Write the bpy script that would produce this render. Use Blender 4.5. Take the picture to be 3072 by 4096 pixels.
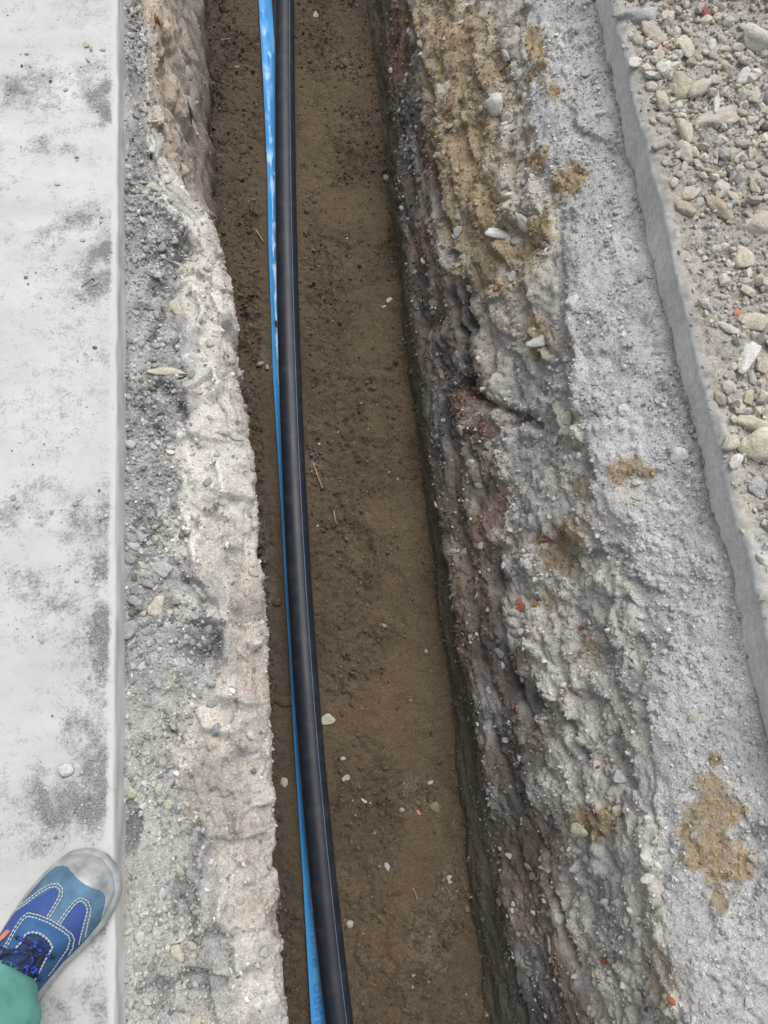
import bpy, bmesh, math, random
import numpy as np
from mathutils import Vector, Matrix

for o in list(bpy.data.objects):
    bpy.data.objects.remove(o)
scene = bpy.context.scene
C = scene.collection
random.seed(7)
R = np.random.default_rng(7)

# ------------------------------------------------------------------ camera
F, U0, V0 = 3080.0, 1536.0, 2048.0
CAMH = 1.25
PIT, YAW = math.radians(16.0), math.radians(5.5)
FH = np.array([math.sin(YAW), math.cos(YAW), 0.0])
RIGHT = np.array([math.cos(YAW), -math.sin(YAW), 0.0])
AXIS = math.sin(PIT) * FH + math.cos(PIT) * np.array([0, 0, -1.0])
UPV = math.cos(PIT) * FH + math.sin(PIT) * np.array([0, 0, 1.0])
CAMP = np.array([0.0, 0.0, CAMH])
cam_d = bpy.data.cameras.new('camera')
cam = bpy.data.objects.new('camera', cam_d)
C.objects.link(cam)
cam_d.sensor_fit = 'HORIZONTAL'
cam_d.angle = 2 * math.atan(1536.0 / F)
cam_d.clip_start, cam_d.clip_end = 0.02, 1000
M = Matrix.Identity(4)
for i in range(3):
    M[i][0], M[i][1], M[i][2], M[i][3] = RIGHT[i], UPV[i], -AXIS[i], CAMP[i]
cam.matrix_world = M
scene.camera = cam

# ------------------------------------------------------------------ sky, sun, exposure
world = bpy.data.worlds.new('World')
scene.world = world
world.use_nodes = True
SUN_EL, SUN_AZ = math.radians(66), math.radians(35)     # azimuth from +Y towards +X
wn, wl = world.node_tree.nodes, world.node_tree.links
sky = wn.new('ShaderNodeTexSky')
sky.sky_type = 'NISHITA'
sky.sun_disc = False
sky.sun_elevation = SUN_EL
sky.sun_rotation = SUN_AZ
sky.dust_density = 4.0
hs = wn.new('ShaderNodeHueSaturation')
hs.inputs['Saturation'].default_value = 0.22            # grey overcast
wl.new(sky.outputs[0], hs.inputs['Color'])
wl.new(hs.outputs[0], wn['Background'].inputs['Color'])
wn['Background'].inputs['Strength'].default_value = 0.13
sd = bpy.data.lights.new('sun', 'SUN')
sd.energy = 1.5
sd.angle = math.radians(45)
sd.color = (1.0, 0.975, 0.94)
sun = bpy.data.objects.new('sun', sd)
C.objects.link(sun)
sdir = Vector((math.sin(SUN_AZ) * math.cos(SUN_EL), math.cos(SUN_AZ) * math.cos(SUN_EL), math.sin(SUN_EL)))
sun.rotation_euler = sdir.to_track_quat('Z', 'Y').to_euler()
vs = scene.view_settings
vs.view_transform, vs.look, vs.gamma, vs.exposure = 'Standard', 'None', 1.0, 0.22
vs.use_curve_mapping = False


# ------------------------------------------------------------------ projection helpers
def at(u, v, z):
    """point of the place at height z that stands at photograph position (u, v)"""
    d = AXIS + (u - U0) / F * RIGHT + (V0 - v) / F * UPV
    return CAMP + d * ((z - CAMH) / d[2])


def project(P):
    q = P - CAMP
    zc = q @ AXIS
    return U0 + F * (q @ RIGHT) / zc, V0 - F * (q @ UPV) / zc


K = 3072.0 / 1659.0                                      # zoom-view units to photograph units


def line(pts, z):
    """(x,y) list in zoom units at height z -> X(Y) function"""
    w = sorted(((at(x * K, y * K, z)[1], at(x * K, y * K, z)[0]) for x, y in pts))
    ys, xs = np.array([a for a, b in w]), np.array([b for a, b in w])

    def f(Y):
        return np.interp(Y, ys, xs)
    return f


# ------------------------------------------------------------------ noise
T3 = np.random.default_rng(11).random((64, 64, 64), dtype=np.float32).ravel()


def vnoise(x, y, z, seed=0):
    x = x + seed * 17.31; y = y + seed * 5.77; z = z + seed * 11.13
    ix, iy, iz = np.floor(x).astype(np.int64), np.floor(y).astype(np.int64), np.floor(z).astype(np.int64)
    fx, fy, fz = (x - ix).astype(np.float32), (y - iy).astype(np.float32), (z - iz).astype(np.float32)
    fx = fx * fx * fx * (fx * (fx * 6 - 15) + 10); fy = fy * fy * fy * (fy * (fy * 6 - 15) + 10); fz = fz * fz * fz * (fz * (fz * 6 - 15) + 10)
    x0, x1 = (ix & 63) << 12, ((ix + 1) & 63) << 12
    y0, y1 = (iy & 63) << 6, ((iy + 1) & 63) << 6
    z0, z1 = iz & 63, (iz + 1) & 63
    a = T3[x0 | y0 | z0] * (1 - fx) + T3[x1 | y0 | z0] * fx
    b = T3[x0 | y1 | z0] * (1 - fx) + T3[x1 | y1 | z0] * fx
    c = T3[x0 | y0 | z1] * (1 - fx) + T3[x1 | y0 | z1] * fx
    d = T3[x0 | y1 | z1] * (1 - fx) + T3[x1 | y1 | z1] * fx
    a = a * (1 - fy) + b * fy
    c = c * (1 - fy) + d * fy
    return (a * (1 - fz) + c * fz) * 2 - 1


def fbm(P, f, octaves, seed=0, gain=0.5, st=(1, 1, 1), ridge=False):
    x, y, z = P[..., 0] * f * st[0], P[..., 1] * f * st[1], P[..., 2] * f * st[2]
    s, a, n = 0.0, 1.0, 0.0
    for o in range(octaves):
        v = vnoise(x, y, z, seed + o * 3.7)
        s = s + a * ((1 - 2 * np.abs(v)) if ridge else v)
        n += a
        a *= gain
        x, y, z = (0.80 * x + 0.60 * y) * 2.03, (-0.60 * x + 0.80 * y) * 2.03, (z + 0.3 * x) * 1.97
    return s / n


def warp(P, amp, f, seed):
    Q_ = np.array(P)
    for k in range(3):
        Q_[..., k] = P[..., k] + amp * fbm(P, f, 2, seed + 31 * k)
    return Q_


def billow(P, f, octaves, seed, gain=0.5, st=(1, 1, 1)):
    """rounded lumps with sharp creases between them, about -1..1"""
    return -fbm(P, f, octaves, seed, gain, st, True)


def hash2(ix, iy, k):
    h = (ix * 374761393 + iy * 668265263 + k * 1442695041) & 0x7fffffff
    h = ((h ^ (h >> 13)) * 1274126177) & 0x7fffffff
    h = ((h ^ (h >> 16)) * 1103515245) & 0x7fffffff
    return ((h >> 7) & 0xffff) / 65535.0


def cells(a, b, size, seed):
    """2-D cells: nearest centre: F1, F2 (in cell units), random value and offset from the centre"""
    x, y = a / size, b / size
    ix, iy = np.floor(x).astype(np.int64), np.floor(y).astype(np.int64)
    f1 = np.full(x.shape, 9.0); f2 = np.full(x.shape, 9.0)
    rid = np.zeros(x.shape); ox = np.zeros(x.shape); oy = np.zeros(x.shape); r2 = np.zeros(x.shape)
    for di in (-1, 0, 1):
        for dj in (-1, 0, 1):
            cx, cy = ix + di, iy + dj
            dx = x - (cx + hash2(cx, cy, seed)); dy = y - (cy + hash2(cx, cy, seed + 1))
            d = np.sqrt(dx * dx + dy * dy)
            m = d < f1
            f2 = np.where(m, f1, np.minimum(f2, d))
            f1 = np.where(m, d, f1)
            rid = np.where(m, hash2(cx, cy, seed + 2), rid)
            r2 = np.where(m, hash2(cx, cy, seed + 3), r2)
            ox = np.where(m, dx, ox); oy = np.where(m, dy, oy)
    return f1, f2, rid, r2, ox, oy


def sstep(a, b, x):
    t = np.clip((x - a) / (b - a), 0, 1)
    return t * t * (3 - 2 * t)


def mix(a, b, t):
    return a * (1 - t[..., None]) + np.asarray(b) * t[..., None]


# ------------------------------------------------------------------ mesh helpers
def mesh_from(name, V, Fq, col=None, smooth=True, extra=None):
    me = bpy.data.meshes.new(name)
    V = np.ascontiguousarray(V, dtype=np.float32).reshape(-1, 3)
    Fq = np.ascontiguousarray(Fq, dtype=np.int32)
    n, k = Fq.shape
    me.vertices.add(len(V)); me.vertices.foreach_set('co', V.ravel())
    me.loops.add(n * k); me.loops.foreach_set('vertex_index', Fq.ravel())
    me.polygons.add(n)
    me.polygons.foreach_set('loop_start', np.arange(0, n * k, k, dtype=np.int32))
    me.polygons.foreach_set('use_smooth', np.full(n, smooth))
    me.update(calc_edges=True)
    if col is not None:
        c4 = np.ones((len(V), 4), dtype=np.float32)
        c4[:, :3] = np.clip(np.asarray(col).reshape(-1, 3), 0, 1)
        at_ = me.attributes.new('Col', 'FLOAT_COLOR', 'POINT')
        at_.data.foreach_set('color', c4.ravel())
    for kx, arr in (extra or {}).items():
        at_ = me.attributes.new(kx, 'FLOAT', 'POINT')
        at_.data.foreach_set('value', np.asarray(arr, dtype=np.float32).ravel())
    return me


def grid_faces(ny, nx):
    i = np.arange(ny * nx, dtype=np.int32).reshape(ny, nx)
    return np.stack([i[:-1, :-1], i[:-1, 1:], i[1:, 1:], i[1:, :-1]], -1).reshape(-1, 4)


def link(name, me, mat, parent=None):
    o = bpy.data.objects.new(name, me)
    C.objects.link(o)
    if mat is not None and len(me.materials) == 0:
        me.materials.append(mat)
    if parent is not None:
        o.parent = parent
    return o


def tag(o, label=None, cat=None, group=None, kind=None):
    if label: o['label'] = label
    if cat: o['category'] = cat
    if group: o['group'] = group
    if kind: o['kind'] = kind
    return o


def empty(name, loc=(0, 0, 0), rz=0):
    o = bpy.data.objects.new(name, None)
    o.location = loc
    o.rotation_euler = (0, 0, rz)
    C.objects.link(o)
    return o


def normals(P):
    dy = np.gradient(P, axis=0); dx = np.gradient(P, axis=1)
    n = np.cross(dx, dy)
    return n / np.maximum(np.linalg.norm(n, axis=-1, keepdims=True), 1e-9)


def blur_x(P, k, n=1):
    for _ in range(n):
        Q = P.copy()
        for s in range(1, k + 1):
            Q[:, s:-s] = Q[:, s:-s]
        c = np.cumsum(np.pad(P, ((0, 0), (k + 1, k), (0, 0)), mode='edge'), axis=1)
        P2 = (c[:, 2 * k + 1:] - c[:, :-2 * k - 1]) / (2 * k + 1)
        P2[:, 0] = P[:, 0]; P2[:, -1] = P[:, -1]
        P = P2
    return P


# ------------------------------------------------------------------ materials
def ground_mat(name, rough=0.93, fine=(170.0, 620.0), amp=(0.30, 0.35), bump=(0.5, 0.004), attr='Col', spec=0.25):
    m = bpy.data.materials.new(name)
    m.use_nodes = True
    nt = m.node_tree
    N, L = nt.nodes, nt.links
    b = N['Principled BSDF']
    b.inputs['Roughness'].default_value = rough
    b.inputs['Specular IOR Level'].default_value = spec
    a = N.new('ShaderNodeAttribute'); a.attribute_name = attr
    tc = N.new('ShaderNodeTexCoord')
    prev = a.outputs['Color']
    hsum = None
    for f, am in zip(fine, amp):
        n = N.new('ShaderNodeTexNoise')
        n.inputs['Scale'].default_value = f
        n.inputs['Detail'].default_value = 3.0
        n.inputs['Roughness'].default_value = 0.6
        L.new(tc.outputs['Object'], n.inputs['Vector'])
        mr = N.new('ShaderNodeMapRange')
        mr.inputs['From Min'].default_value = 0.3; mr.inputs['From Max'].default_value = 0.7
        mr.inputs['To Min'].default_value = 1 - am; mr.inputs['To Max'].default_value = 1 + am
        L.new(n.outputs['Fac'], mr.inputs['Value'])
        mx = N.new('ShaderNodeVectorMath'); mx.operation = 'SCALE'
        L.new(prev, mx.inputs[0]); L.new(mr.outputs[0], mx.inputs['Scale'])
        prev = mx.outputs[0]
        if hsum is None:
            hsum = n.outputs['Fac']
        else:
            ad = N.new('ShaderNodeMath'); ad.operation = 'MULTIPLY_ADD'
            L.new(n.outputs['Fac'], ad.inputs[0]); ad.inputs[1].default_value = 0.5
            L.new(hsum, ad.inputs[2])
            hsum = ad.outputs[0]
    L.new(prev, b.inputs['Base Color'])
    bp = N.new('ShaderNodeBump')
    bp.inputs['Strength'].default_value = bump[0]
    bp.inputs['Distance'].default_value = bump[1]
    L.new(hsum, bp.inputs['Height'])
    L.new(bp.outputs[0], b.inputs['Normal'])
    return m


def flat_mat(name, col, rough=0.8, spec=0.3, scale=None, amp=0.2, bump=0.0, bdist=0.001, **kw):
    m = bpy.data.materials.new(name)
    m.use_nodes = True
    N, L = m.node_tree.nodes, m.node_tree.links
    b = N['Principled BSDF']
    b.inputs['Base Color'].default_value = (*col, 1)
    b.inputs['Roughness'].default_value = rough
    b.inputs['Specular IOR Level'].default_value = spec
    for k, v in kw.items():
        b.inputs[k].default_value = v
    if scale:
        tc = N.new('ShaderNodeTexCoord')
        n = N.new('ShaderNodeTexNoise')
        n.inputs['Scale'].default_value = scale
        n.inputs['Detail'].default_value = 4
        L.new(tc.outputs['Object'], n.inputs['Vector'])
        r = N.new('ShaderNodeValToRGB')
        r.color_ramp.elements[0].position, r.color_ramp.elements[1].position = 0.3, 0.7
        r.color_ramp.elements[0].color = (*[c * (1 - amp) for c in col], 1)
        r.color_ramp.elements[1].color = (*[min(1, c * (1 + amp)) for c in col], 1)
        L.new(n.outputs['Fac'], r.inputs[0])
        L.new(r.outputs[0], b.inputs['Base Color'])
        if bump:
            bp = N.new('ShaderNodeBump')
            bp.inputs['Strength'].default_value = bump
            bp.inputs['Distance'].default_value = bdist
            L.new(n.outputs['Fac'], bp.inputs['Height'])
            L.new(bp.outputs[0], b.inputs['Normal'])
    return m


def slab_mat(name):
    """dusty concrete: pale cement film, dark grit showing through where the attribute 'worn' is high"""
    m = bpy.data.materials.new(name)
    m.use_nodes = True
    N, L = m.node_tree.nodes, m.node_tree.links
    b = N['Principled BSDF']
    b.inputs['Roughness'].default_value = 0.9
    b.inputs['Specular IOR Level'].default_value = 0.2
    tc = N.new('ShaderNodeTexCoord')
    a = N.new('ShaderNodeAttribute'); a.attribute_name = 'Col'
    w = N.new('ShaderNodeAttribute'); w.attribute_name = 'worn'

    def noise(s, d, r=0.6):
        n = N.new('ShaderNodeTexNoise')
        n.inputs['Scale'].default_value = s; n.inputs['Detail'].default_value = d; n.inputs['Roughness'].default_value = r
        L.new(tc.outputs['Object'], n.inputs['Vector'])
        return n.outputs['Fac']
    n1, n2, n3 = noise(200, 4.0, 0.8), noise(38, 7.0, 0.72), noise(600, 2)
    # threshold of the dark grit
    s1 = N.new('ShaderNodeMath'); s1.operation = 'MULTIPLY_ADD'
    L.new(n2, s1.inputs[0]); s1.inputs[1].default_value = 1.0
    L.new(n1, s1.inputs[2])                               # ~0.5*0.75+0.5 = 0.875 mean
    s2 = N.new('ShaderNodeMath'); s2.operation = 'MULTIPLY_ADD'
    L.new(w.outputs['Fac'], s2.inputs[0]); s2.inputs[1].default_value = 0.47
    L.new(s1.outputs[0], s2.inputs[2])
    mr = N.new('ShaderNodeMapRange')
    mr.inputs['From Min'].default_value = 1.15; mr.inputs['From Max'].default_value = 1.52
    L.new(s2.outputs[0], mr.inputs['Value'])
    dark = N.new('ShaderNodeValToRGB')
    dark.color_ramp.elements[0].position, dark.color_ramp.elements[1].position = 0.35, 0.66
    dark.color_ramp.elements[0].color = (0.085, 0.085, 0.095, 1)
    dark.color_ramp.elements[1].color = (0.34, 0.34, 0.345, 1)
    L.new(n3, dark.inputs[0])
    mx = N.new('ShaderNodeMix'); mx.data_type = 'RGBA'
    L.new(mr.outputs[0], mx.inputs['Factor'])
    L.new(a.outputs['Color'], mx.inputs['A']); L.new(dark.outputs[0], mx.inputs['B'])
    L.new(mx.outputs['Result'], b.inputs['Base Color'])
    bp = N.new('ShaderNodeBump'); bp.inputs['Strength'].default_value = 0.35; bp.inputs['Distance'].default_value = 0.002
    L.new(n1, bp.inputs['Height']); L.new(bp.outputs[0], b.inputs['Normal'])
    return m


MAT = {
    'bank': ground_mat('crumbled_earth', fine=(210, 600), amp=(0.24, 0.33), bump=(0.7, 0.0045)),
    'soil': ground_mat('brown_soil', fine=(170, 480), amp=(0.24, 0.28), bump=(0.8, 0.006)),
    'slab': slab_mat('dusty_concrete'),
    'stone': ground_mat('stone', fine=(2.6, 11), amp=(0.16, 0.22), bump=(0.8, 0.004)),
    'grit': ground_mat('grit', fine=(200,), amp=(0.12,), bump=(0.2, 0.001)),
    'cut': ground_mat('sawn_concrete', rough=0.88, fine=(90, 480), amp=(0.14, 0.20), bump=(0.45, 0.003)),
    'far': flat_mat('packed_ground', (0.36, 0.34, 0.31), 0.95, 0.2, 6.0, 0.2),
}

# ------------------------------------------------------------------ stations along the trench
Yf = np.arange(-0.72, 2.46, 0.0035)
ext = np.cumsum(0.01 * 1.28 ** np.arange(21))
Y = np.concatenate([(Yf[0] - ext)[::-1], Yf, Yf[-1] + ext])
NY = len(Y)
Y0, Y1 = Y[0], Y[-1]

# ------------------------------------------------------------------ key lines of the trench, read from the photograph
slabL = line([(250, 0), (249, 540), (246, 1080), (241, 1620), (239, 1836), (244, 2212)], 0.0)
greyL = line([(300, 0), (312, 100), (322, 200), (313, 300), (322, 400), (345, 440), (395, 490), (400, 560), (372, 640), (380, 700), (395, 800),
              (398, 900), (372, 1000), (392, 1100), (400, 1200), (432, 1300), (485, 1390), (470, 1450), (420, 1520), (400, 1620), (405, 1700),
              (425, 1800), (430, 1900), (440, 2000), (430, 2100), (490, 2212)], -0.06)
lipL = line([(322, 0), (325, 100), (330, 230), (352, 300), (375, 350), (400, 430), (450, 480), (488, 560), (508, 700), (522, 800), (538, 900),
             (545, 1000), (553, 1150), (566, 1300), (573, 1500), (584, 1700), (590, 1850), (603, 2050), (611, 2212)], -0.09)
footL = line([(470, 0), (481, 100), (486, 250), (494, 400), (500, 560)], -0.75)
slabR = line([(1324, 0), (1366, 210), (1416, 384), (1464, 594), (1502, 767), (1534, 889), (1558, 994), (1594, 1133), (1624, 1219), (1652, 1359)], 0.0)
footR0 = line([(1286, 0), (1324, 210), (1369, 384), (1404, 594), (1446, 767), (1470, 889), (1512, 994), (1543, 1133), (1572, 1219), (1614, 1359), (1645, 1499)], -0.095)
footR = lambda y: slabR(y) - 0.52 * (slabR(y) - footR0(y))
creR = line([(1135, 0), (1140, 150), (1152, 300), (1190, 450), (1210, 600), (1226, 700), (1250, 800), (1262, 900), (1272, 1000), (1292, 1100),
             (1338, 1200), (1362, 1300), (1382, 1400), (1388, 1500), (1396, 1600), (1402, 1700), (1411, 1800), (1420, 1900), (1432, 2000),
             (1452, 2100), (1480, 2212)], -0.15)
midR = line([(905, 0), (930, 200), (960, 400), (1010, 600), (1052, 800), (1090, 1000), (1130, 1200), (1168, 1400), (1200, 1600), (1232, 1800),
             (1262, 2000), (1300, 2212)], -0.38)
lowR = line([(838, 0), (846, 200), (858, 400), (886, 600), (915, 800), (940, 1000), (968, 1200), (992, 1400), (1036, 1600), (1062, 1800),
             (1092, 2000), (1130, 2212)], -0.60)
flrR = line([(790, 0), (815, 200), (835, 400), (860, 600), (888, 800), (910, 1000), (932, 1200), (958, 1400), (984, 1600), (1006, 1800),
             (1028, 2000), (1046, 2212)], -0.75)

SURF = {}


def ribbon(ctrl, counts):
    """ctrl: list of (X(Y) array, Z array); returns P[NY, n, 3] and segment coordinate q (0..len(ctrl)-1)"""
    cols, q = [], []
    for i in range(len(ctrl) - 1):
        (xa, za), (xb, zb) = ctrl[i], ctrl[i + 1]
        n = counts[i]
        for j in range(n + (1 if i == len(ctrl) - 2 else 0)):
            t = j / n
            cols.append(np.stack([xa * (1 - t) + xb * t, Y, za * (1 - t) + zb * t], -1))
            q.append(i + t)
    return np.stack(cols, 1), np.array(q)


def arclen(P):
    d = np.linalg.norm(np.diff(P[NY // 2], axis=0), axis=-1)
    return np.concatenate([[0], np.cumsum(d)])


def c3(*a):
    return np.array(a, dtype=np.float64)


def patch(P, u, v, z, ru, rv, warp=None):
    """soft mask (1 inside) of a patch centred at photograph point (zoom units) at height z, radii in metres"""
    c = at(u * K, v * K, z)
    d = np.sqrt(((P[..., 0] - c[0]) / ru) ** 2 + ((P[..., 1] - c[1]) / rv) ** 2)
    if warp is not None:
        d = d + warp
    return 1 - sstep(0.75, 1.1, d)


def dist_line(P, uv, pts):
    """distance (m) on the surface P from a line whose corners are given in zoom units; uv = project(P)"""
    w = []
    for (u, v) in pts:
        i = np.unravel_index(np.argmin((uv[0] - u * K) ** 2 + (uv[1] - v * K) ** 2), uv[0].shape)
        w.append(P[i])
    d = np.full(P.shape[:2], 9.0)
    for a, b in zip(w[:-1], w[1:]):
        lo, hi = min(a[1], b[1]) - 0.12, max(a[1], b[1]) + 0.12
        r0, r1 = np.searchsorted(Y, lo), np.searchsorted(Y, hi)
        if r1 - r0 < 2:
            continue
        q_ = P[r0:r1]
        ab = b - a
        t = np.clip(((q_ - a) @ ab) / (ab @ ab + 1e-9), 0, 1)
        d[r0:r1] = np.minimum(d[r0:r1], np.linalg.norm(q_ - a - t[..., None] * ab, axis=-1))
    return d


# ---- left pavement (dusty concrete slab with a sawn edge)
xo = np.concatenate([np.arange(0, 0.46, 0.005), 0.46 + np.cumsum(0.006 * 1.25 ** np.arange(25))])
eL = slabL(Y) + 0.0012 * vnoise(Y * 30, Y * 0, Y * 0, 3)
P = np.zeros((NY, len(xo), 3))
P[..., 0] = eL[:, None] - xo[None, ::-1]
P[..., 1] = Y[:, None]
n = fbm(P, 9, 4, 1)
P[..., 2] = 0.0018 * n + 0.0008 * fbm(P, 90, 2, 4) - 0.003 * np.exp(-((P[..., 0] - eL[:, None]) / 0.004) ** 2)
wz = fbm(P, 14, 4, 9, 0.6)
worn = np.clip(0.20 + 0.30 * fbm(P, 5, 3, 21) + 0.26 * wz, 0, 1)
for (u, v, ru, rv, s) in [(212, 195, .05, .05, .7), (215, 245, .03, .03, .7), (60, 185, .075, .06, .6), (205, 330, .06, .03, .35), (120, 215, .05, .04, .35),
                          (200, 475, .04, .03, .55), (210, 560, .038, .055, .85), (135, 500, .09, .035, .45), (215, 600, .04, .04, .8), (140, 310, .07, .035, .4),
                          (150, 1110, .10, .06, .62), (210, 1105, .04, .04, .6), (60, 1150, .06, .05, .35), (215, 1240, .035, .035, .8), (120, 1250, .09, .05, .55),
                          (222, 1390, .018, .07, .8), (190, 1390, .04, .05, .35), (195, 1660, .05, .06, .75), (140, 1700, .06, .05, .5), (170, 1740, .07, .04, .7),
                          (210, 1700, .03, .06, .7), (140, 1800, .05, .03, .5), (220, 1490, .03, .05, .35), (40, 880, .05, .03, .2), (150, 750, .05, .04, .2),
                          (215, 1980, .05, .06, .55), (190, 2080, .07, .07, .6), (150, 2180, .09, .06, .6), (225, 2150, .03, .08, .4), (90, 1480, .08, .04, .15)]:
    cc_ = at(u * K, v * K, 0)
    dd_ = ((P[..., 0] - cc_[0]) / (1.25 * ru)) ** 2 + ((P[..., 1] - cc_[1]) / (1.25 * rv)) ** 2
    worn = np.maximum(worn, 1.65 * s * np.exp(-0.75 * dd_) * np.clip(0.8 + 1.3 * wz, 0.0, 1.6))
col = np.broadcast_to(c3(0.530, 0.528, 0.522), P.shape) * (1 + 0.17 * fbm(P, 7, 5, 31, 0.6) + 0.09 * fbm(P, 26, 4, 37, 0.6, (0.12, 1, 1)) + 0.05 * fbm(P, 40, 3, 33, st=(0.4, 1, 1)))[..., None]
edge_d = (eL[:, None] - P[..., 0])
col = mix(col, c3(0.54, 0.54, 0.535), np.exp(-(edge_d / 0.006) ** 2))
worn = worn * sstep(0.0, 0.012, edge_d)
# turned-down sawn face
face = []
for k, (dx, z) in enumerate([(0.002, -0.004), (0.0028, -0.012), (0.003, -0.022), (0.003, -0.032), (0.003, -0.042), (0.003, -0.052), (0.003, -0.075), (0.003, -0.14)]):
    f = np.stack([eL + dx + 0.0022 * vnoise(Y * 26, Y * 0 + z * 60, Y * 0, 5) * (k > 1), Y, np.full(NY, z)], -1)
    face.append(f)
P = np.concatenate([P, np.stack(face, 1)], 1)
fc = np.broadcast_to(c3(0.56, 0.555, 0.545), (NY, len(face), 3)) * (1 + 0.22 * vnoise(P[:, -len(face):, 1] * 18, P[:, -len(face):, 2] * 90, P[:, -len(face):, 2] * 0, 8))[..., None]
col = np.concatenate([col, fc], 1)
worn = np.concatenate([worn, np.clip(0.12 + 0.3 * vnoise(P[:, -len(face):, 1] * 22, P[:, -len(face):, 2] * 40, P[:, -len(face):, 2] * 0, 12), 0, 0.4) * sstep(0.0, 0.045, -P[:, -len(face):, 2])], 1)
me = mesh_from('pavement_left', P, grid_faces(*P.shape[:2]), col, True, {'worn': worn})
pave_l = tag(link('pavement_left', me, MAT['slab']), 'pale dusty concrete pavement with straight sawn edge along the trench', None, None, 'structure')
SURF['slabL'] = P[:, :-len(face)]
WORN = worn[:, :-len(face)]

# ---- left bank
xs = slabL(Y); xg = greyL(Y); xl = lipL(Y)
xl = xl + 0.010 * vnoise(Y * 16, Y * 0, Y * 0, 2) + 0.006 * vnoise(Y * 45, Y * 0, Y * 0, 4)
xf = np.where(Y > 0.95, footL(np.maximum(Y, 0.95)), -0.325)
xf = np.minimum(xf, -0.30)
far = sstep(0.55, 1.15, Y)
o = np.ones(NY)
xd = (xl * 1.075) * (1 - far) + (xl * 0.72 + xf * 0.28) * far
xm = np.where(far < 1, (xl * 1.30 - 0.01) * (1 - far) + (xl * 0.35 + xf * 0.65) * far, xl * 0.35 + xf * 0.65)
ctrl = [(xs - 0.006, -0.050 * o), (xg, -0.058 * o), (xl - 0.018, -0.066 * o), (xl, -0.100 * o), (xd - 0.006 * (1 - far), -0.17 * o), (xm, -0.42 * o), (xf - 0.03, -0.80 * o)]
P, q = ribbon(ctrl, [36, 36, 12, 20, 40, 16])
P = blur_x(P, 3, 2)
S = np.concatenate([[0], np.cumsum(np.linalg.norm(np.diff(P[NY // 3], axis=0), axis=-1))])[None, :] * np.ones((NY, 1))
YY = Y[:, None] * np.ones_like(S)
Q = q[None, :] + 0.30 * fbm(P, 16, 4, 5, 0.6) * (q[None, :] < 3)
Nn = normals(P)
gz = 1 - sstep(0.85, 1.15, Q)                        # grey broken base course
bz = sstep(0.85, 1.15, Q) * (1 - sstep(4.2, 5.0, Q))   # cream rock
f1, f2, rid, r2, ox, oy = cells(S + 0.02 * fbm(P, 18, 2, 3), YY + 0.02 * fbm(P, 18, 2, 13), 0.055, 40)
facet = (rid - 0.5) * 0.020 + (ox * (r2 - 0.5) + oy * (rid - 0.5)) * 0.030
g1, g2, gid, gr, gx, gy = cells(S + 0.010 * fbm(P, 50, 2, 3), YY + 0.010 * fbm(P, 50, 2, 13), 0.021, 60)
facet2 = (gid - 0.5) * 0.008 + (gx * (gr - 0.5) + gy * (gid - 0.5)) * 0.012
k1, k2, kid, kr, kx, ky = cells(S + 0.03 * fbm(P, 9, 2, 23), (YY + 0.03 * fbm(P, 9, 2, 33)) * 0.75, 0.10, 70)
facet3 = (kid - 0.5) * 0.016 + (kx * (kr - 0.5) + ky * (kid - 0.5)) * 0.035
Pw = warp(P, 0.03, 9, 41)
flow = fbm(Pw, 6.5, 4, 51, 0.5, (1.5, 0.8, 1.5), True)
wall = sstep(3.2, 4.0, q)[None, :]
h = gz * (0.009 * fbm(P, 20, 5, 61, 0.62) + 0.45 * facet + 0.7 * facet2 - 0.004)
h = h + bz * (0.013 * flow + (0.45 * facet + 0.9 * facet3) * (1 - wall) + 0.75 * facet2 * sstep(-0.3, 0.2, fbm(P, 8, 2, 73)) + 0.005 * fbm(P, 40, 4, 71, 0.6))
h = h + wall * (0.022 * billow(Pw, 7, 4, 81, 0.5, (1, 1, 0.8)) + 0.007 * fbm(P, 30, 4, 88, 0.6) + 0.30 * facet3 * far[:, None])
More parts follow.
